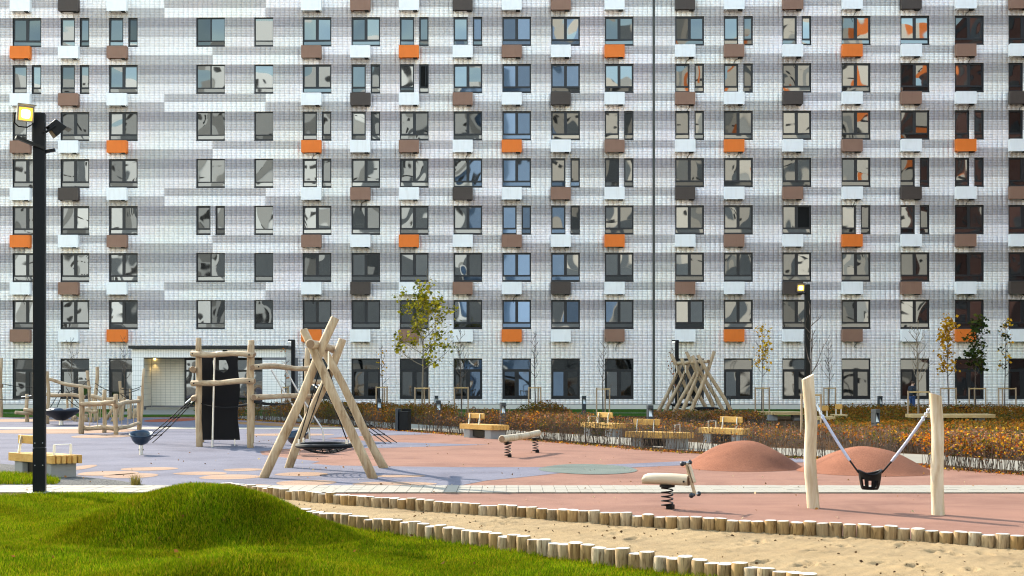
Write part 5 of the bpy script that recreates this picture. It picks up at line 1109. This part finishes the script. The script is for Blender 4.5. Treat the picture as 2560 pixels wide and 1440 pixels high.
TREES = [  # px, top, Y, label, crown, kwargs, support (half width px, top px), support label
 (1056, 706, 58, 'leafy yellow-green young tree right of the A-frame swing', 2.0, dict(first=0.36, nb=24, leaves=1350, pal=YG, size=0.16, up=0.55, drift=0.16, bark='bark_pale', rad=0.05), (18, 968), 'timber stakes round the leafy yellow-green tree'),
 (955, 858, 60, 'thin sapling with a few yellow leaves left of the leafy tree', 0.5, dict(first=0.45, nb=9, leaves=34, pal=YEL, size=0.12, rad=0.03, ltop=0.85), (14, 966), 'timber stakes round the thin sapling left of the leafy tree'),
 (1152, 822, 60, 'thin bare tree just right of the leafy yellow-green tree', 0.75, dict(first=0.42, nb=16), (17, 967), 'timber stakes round the bare tree just right of the leafy tree'),
 (1338, 826, 59, 'thin bare tree in front of the wall above the rounded shrub clump', 0.55, dict(first=0.45, nb=18), (16, 967), 'timber stakes round the bare tree above the rounded shrub clump'),
 (1508, 846, 59, 'thin bare tree left of the vertical wall joint', 0.6, dict(first=0.45, nb=14), (16, 970), 'timber stakes round the bare tree left of the wall joint'),
 (1905, 820, 59, 'sapling with sparse yellow leaves right of the far log swings', 0.85, dict(first=0.45, nb=16, leaves=170, pal=YEL, size=0.14, rad=0.03), (17, 968), 'timber stakes round the sparse yellow sapling'),
 (2026, 768, 39, 'bare forked tree just behind the left swing post', 0.95, dict(first=0.50, nb=7, rad=0.045, up=1.3), (24, 984), 'large timber stakes behind the left swing post'),
 (2072, 850, 60, 'slender bare tree between the two swing posts, nearer the left one', 0.6, dict(first=0.45, nb=16), (14, 968), 'timber stakes round the slender bare tree between the swing posts'),
 (2294, 812, 50, 'bare spreading tree just left of the right swing post', 1.0, dict(first=0.42, nb=16, bark='bark_pale', rad=0.045, up=1.2), (26, 977), 'near timber stakes in front of the person'),
 (2370, 794, 59, 'yellow-leaved young tree just right of the right swing post', 0.85, dict(first=0.40, nb=18, leaves=540, pal=YEL, size=0.14), (18, 969), 'timber stakes round the yellow-leaved tree'),
 (2440, 800, 59, 'dark green leafy young tree near the right edge', 0.75, dict(first=0.42, nb=18, leaves=520, pal=DG, size=0.16), (20, 969), 'timber stakes round the dark green tree'),
 (2513, 785, 59, 'sparse sapling with yellow tip at the right edge', 0.55, dict(first=0.38, nb=12, leaves=170, pal=YEL + DG, size=0.13), (22, 969), 'timber stakes round the rightmost sapling'),
 (1682, 866, 61, 'small bare sapling with rusty leaves left of the far log swings', 0.5, dict(first=0.35, nb=12, leaves=36, pal=[(0.35, 0.12, 0.04)], size=0.10), (12, 970), 'timber stakes half hidden behind the far log swings'),
 (178, 842, 68, 'bare sapling against the ground-floor windows near the left lamp post', 0.7, dict(first=0.40, nb=14), None, None),
 (311, 838, 68, 'bare sapling beside the left corner of the porch', 0.7, dict(first=0.40, nb=14), None, None),
 (714, 862, 64, 'thin sapling with one orange leaf cluster at the right end of the porch', 0.45, dict(first=0.35, nb=9, leaves=14, pal=[(0.6, 0.2, 0.03)], size=0.13), (9, 966), 'timber stakes at the right end of the porch')]
for i, (px, pt, Y, lab, cw, kw, sp_, sl_) in enumerate(TREES):
    tree(px, pt, Y, lab, 200 + i, cw, **kw)
    if sp_: support(px, Y, sp_[1], sp_[0], sl_, 300 + i)
# ------------------------------------------------------------------ person by the wall
pp_ = at(2280, 1000, 66); pe = empty('person', (pp_.x, 66, 0), R(20), 'person in dark jacket and blue jeans standing by the wall, head bowed', 'person')
def skinned(name, verts, edges, radii, mat, root=0, sub=2):
    me = bpy.data.meshes.new(name); me.from_pydata(verts, edges, []); me.materials.append(mat); o = link(name, me, pe)
    s = o.modifiers.new('skin', 'SKIN'); s.use_smooth_shade = True
    sv = me.skin_vertices[0].data if me.skin_vertices else None
    if sv is None:
        bm = bmesh.new(); bm.from_mesh(me); bm.verts.layers.skin.verify(); bm.to_mesh(me); bm.free(); sv = me.skin_vertices[0].data
    for i, rr in enumerate(radii): sv[i].radius = rr if isinstance(rr, tuple) else (rr, rr); sv[i].use_root = (i == root)
    if sub: m = o.modifiers.new('sub', 'SUBSURF'); m.levels = sub; m.render_levels = sub
    return o
SK = surf('skin_tone', (0.48, 0.28, 0.20), (0.54, 0.33, 0.24), 6, 0.6, bump=0); JK = surf('navy_jacket', (0.010, 0.014, 0.024), (0.018, 0.026, 0.042), 6, 0.8, bump=0.002); JN = surf('blue_jeans', (0.018, 0.045, 0.14), (0.03, 0.07, 0.19), 8, 0.85, bump=0.002); SH = surf('dark_shoe', (0.02, 0.018, 0.016), (0.03, 0.028, 0.025), 6, 0.6, bump=0); HR = surf('brown_hair', (0.035, 0.02, 0.012), (0.06, 0.034, 0.02), 20, 0.7, bump=0.003)
# faces +x; y is to its left
V = [(0, 0, 0.95), (0.0, 0, 1.15), (-0.02, 0, 1.38), (0.02, 0, 1.50), (0.06, 0, 1.585), (0.085, 0, 1.66),
     (0, 0.10, 0.90), (0.03, 0.11, 0.50), (-0.02, 0.11, 0.09), (0.12, 0.12, 0.04), (0, -0.10, 0.90), (0.05, -0.11, 0.50), (0.0, -0.11, 0.09), (0.14, -0.12, 0.04),
     (0, 0.19, 1.40), (0.0, 0.25, 1.14), (0.20, 0.16, 1.10), (0.28, 0.12, 1.14), (0, -0.19, 1.40), (0.0, -0.25, 1.14), (0.20, -0.16, 1.10), (0.28, -0.12, 1.14)]
E = [(0, 1), (1, 2), (2, 3), (3, 4), (4, 5), (0, 6), (6, 7), (7, 8), (8, 9), (0, 10), (10, 11), (11, 12), (12, 13), (2, 14), (14, 15), (15, 16), (16, 17), (2, 18), (18, 19), (19, 20), (20, 21)]
RD = [(0.09, 0.075), (0.09, 0.07), (0.10, 0.075), 0.055, (0.075, 0.085), (0.07, 0.08), 0.06, 0.045, 0.035, 0.035, 0.06, 0.045, 0.035, 0.035, 0.045, 0.035, 0.032, 0.034, 0.045, 0.035, 0.032, 0.034]
for s, b in ((1, 17), (-1, 21)):
    x, y, z = V[b]
    for k in range(4): V.append((x + 0.05, y + s * (0.025 - k * 0.018), z + 0.01)); V.append((x + 0.075 - 0.006 * k, y + s * (0.02 - k * 0.018), z + 0.04)); n_ = len(V); E.extend([(b, n_ - 2), (n_ - 2, n_ - 1)]); RD.extend([0.010, 0.008])
    V.append((x + 0.01, y - s * 0.045, z + 0.03)); E.append((b, len(V) - 1)); RD.append(0.010)
skinned('body', V, E, RD, SK)
skinned('jacket', [(0, 0, 0.84), (0, 0, 1.12), (-0.02, 0, 1.37), (0.0, 0, 1.46), (0, 0.19, 1.40), (0.0, 0.26, 1.14), (0.19, 0.165, 1.10), (0, -0.19, 1.40), (0.0, -0.26, 1.14), (0.19, -0.165, 1.10)], [(0, 1), (1, 2), (2, 3), (2, 4), (4, 5), (5, 6), (2, 7), (7, 8), (8, 9)], [(0.20, 0.16), (0.19, 0.15), (0.20, 0.16), (0.10, 0.09), 0.105, 0.085, 0.070, 0.105, 0.085, 0.070], JK)
skinned('trousers', [(0, 0, 0.92), (0, 0.10, 0.84), (0.03, 0.11, 0.48), (-0.02, 0.11, 0.12), (0, -0.10, 0.84), (0.05, -0.11, 0.48), (0, -0.11, 0.12)], [(0, 1), (1, 2), (2, 3), (0, 4), (4, 5), (5, 6)], [(0.15, 0.12), 0.105, 0.078, 0.068, 0.105, 0.078, 0.068], JN)
for s in (1, -1): MB().ball((0.05, s * 0.115, 0.045), 0.14, 12, sc=(1, 0.42, 0.36)).build('shoe', SH, pe, world=False, smooth=True)
MB().ball((0.055, 0, 1.665), 0.105, 14, sc=(0.98, 0.86, 0.82)).build('hair', HR, pe, world=False, smooth=True)
fc = MB().ball((0.175, 0, 1.61), 0.018, 8, sc=(1, 0.8, 1.3)); fc.ball((0.09, 0.088, 1.60), 0.022, 8, sc=(0.8, 0.5, 1.3)); fc.ball((0.09, -0.088, 1.60), 0.022, 8, sc=(0.8, 0.5, 1.3)); fc.build('nose_and_ears', SK, pe, world=False, smooth=True)
ey = MB().ball((0.155, 0.032, 1.635), 0.011, 8); ey.ball((0.155, -0.032, 1.635), 0.011, 8); ey.build('eyes', HR, pe, world=False); MB().ball((0.158, 0, 1.565), 0.02, 8, sc=(0.4, 1, 0.3)).build('mouth', surf('lip', (0.4, 0.16, 0.13), (0.44, 0.18, 0.15), 4, 0.5, bump=0), pe, world=False)
ph_ = empty('mobile_phone', (pe.location.x + 0.33 * math.cos(R(20)), pe.location.y + 0.33 * math.sin(R(20)), 1.16), R(20), 'dark phone held in the hands of the person by the wall', 'phone')
MB().box((0, 0, 0.02), (0.012, 0.07, 0.14)).build('phone_body', M['black_rubber'], ph_, world=False, bevel=0.004); MB().box((-0.0075, 0, 0.02), (0.002, 0.06, 0.125)).build('screen', M['glass_flat'], ph_, world=False)

# ------------------------------------------------------------------ small litter
g = np.random.default_rng(77)
SPJ = np.array(sand_poly); X = g.uniform(-4, 7, 700); Y = g.uniform(11.5, 19, 700); k = inside(X, Y, sand_poly); X, Y = X[k], Y[k]
sl_ = empty('sand_litter', (2, 14, 0), 0, 'dark twigs and leaf crumbs lying in the sand pit', 'litter'); sl_['kind'] = 'stuff'; leaves_obj('crumbs', np.stack([X, Y, X * 0 + 0.035], 1), 0.032, [(0.10, 0.06, 0.03), (0.16, 0.09, 0.04), (0.05, 0.03, 0.02)], sl_, g)
X = g.uniform(-9, 9, 420); Y = g.uniform(16.5, 42, 420); k = inside(X, Y, rub); X, Y = X[k], Y[k]
rl_ = empty('fallen_leaves', (0, 26, 0), 0, 'scattered small dry leaves on the rubber surface', 'leaves'); rl_['kind'] = 'stuff'; leaves_obj('leaf_litter', np.stack([X, Y, X * 0 + 0.03], 1), 0.04, [(0.30, 0.14, 0.04), (0.20, 0.11, 0.05), (0.5, 0.4, 0.25)], rl_, g)
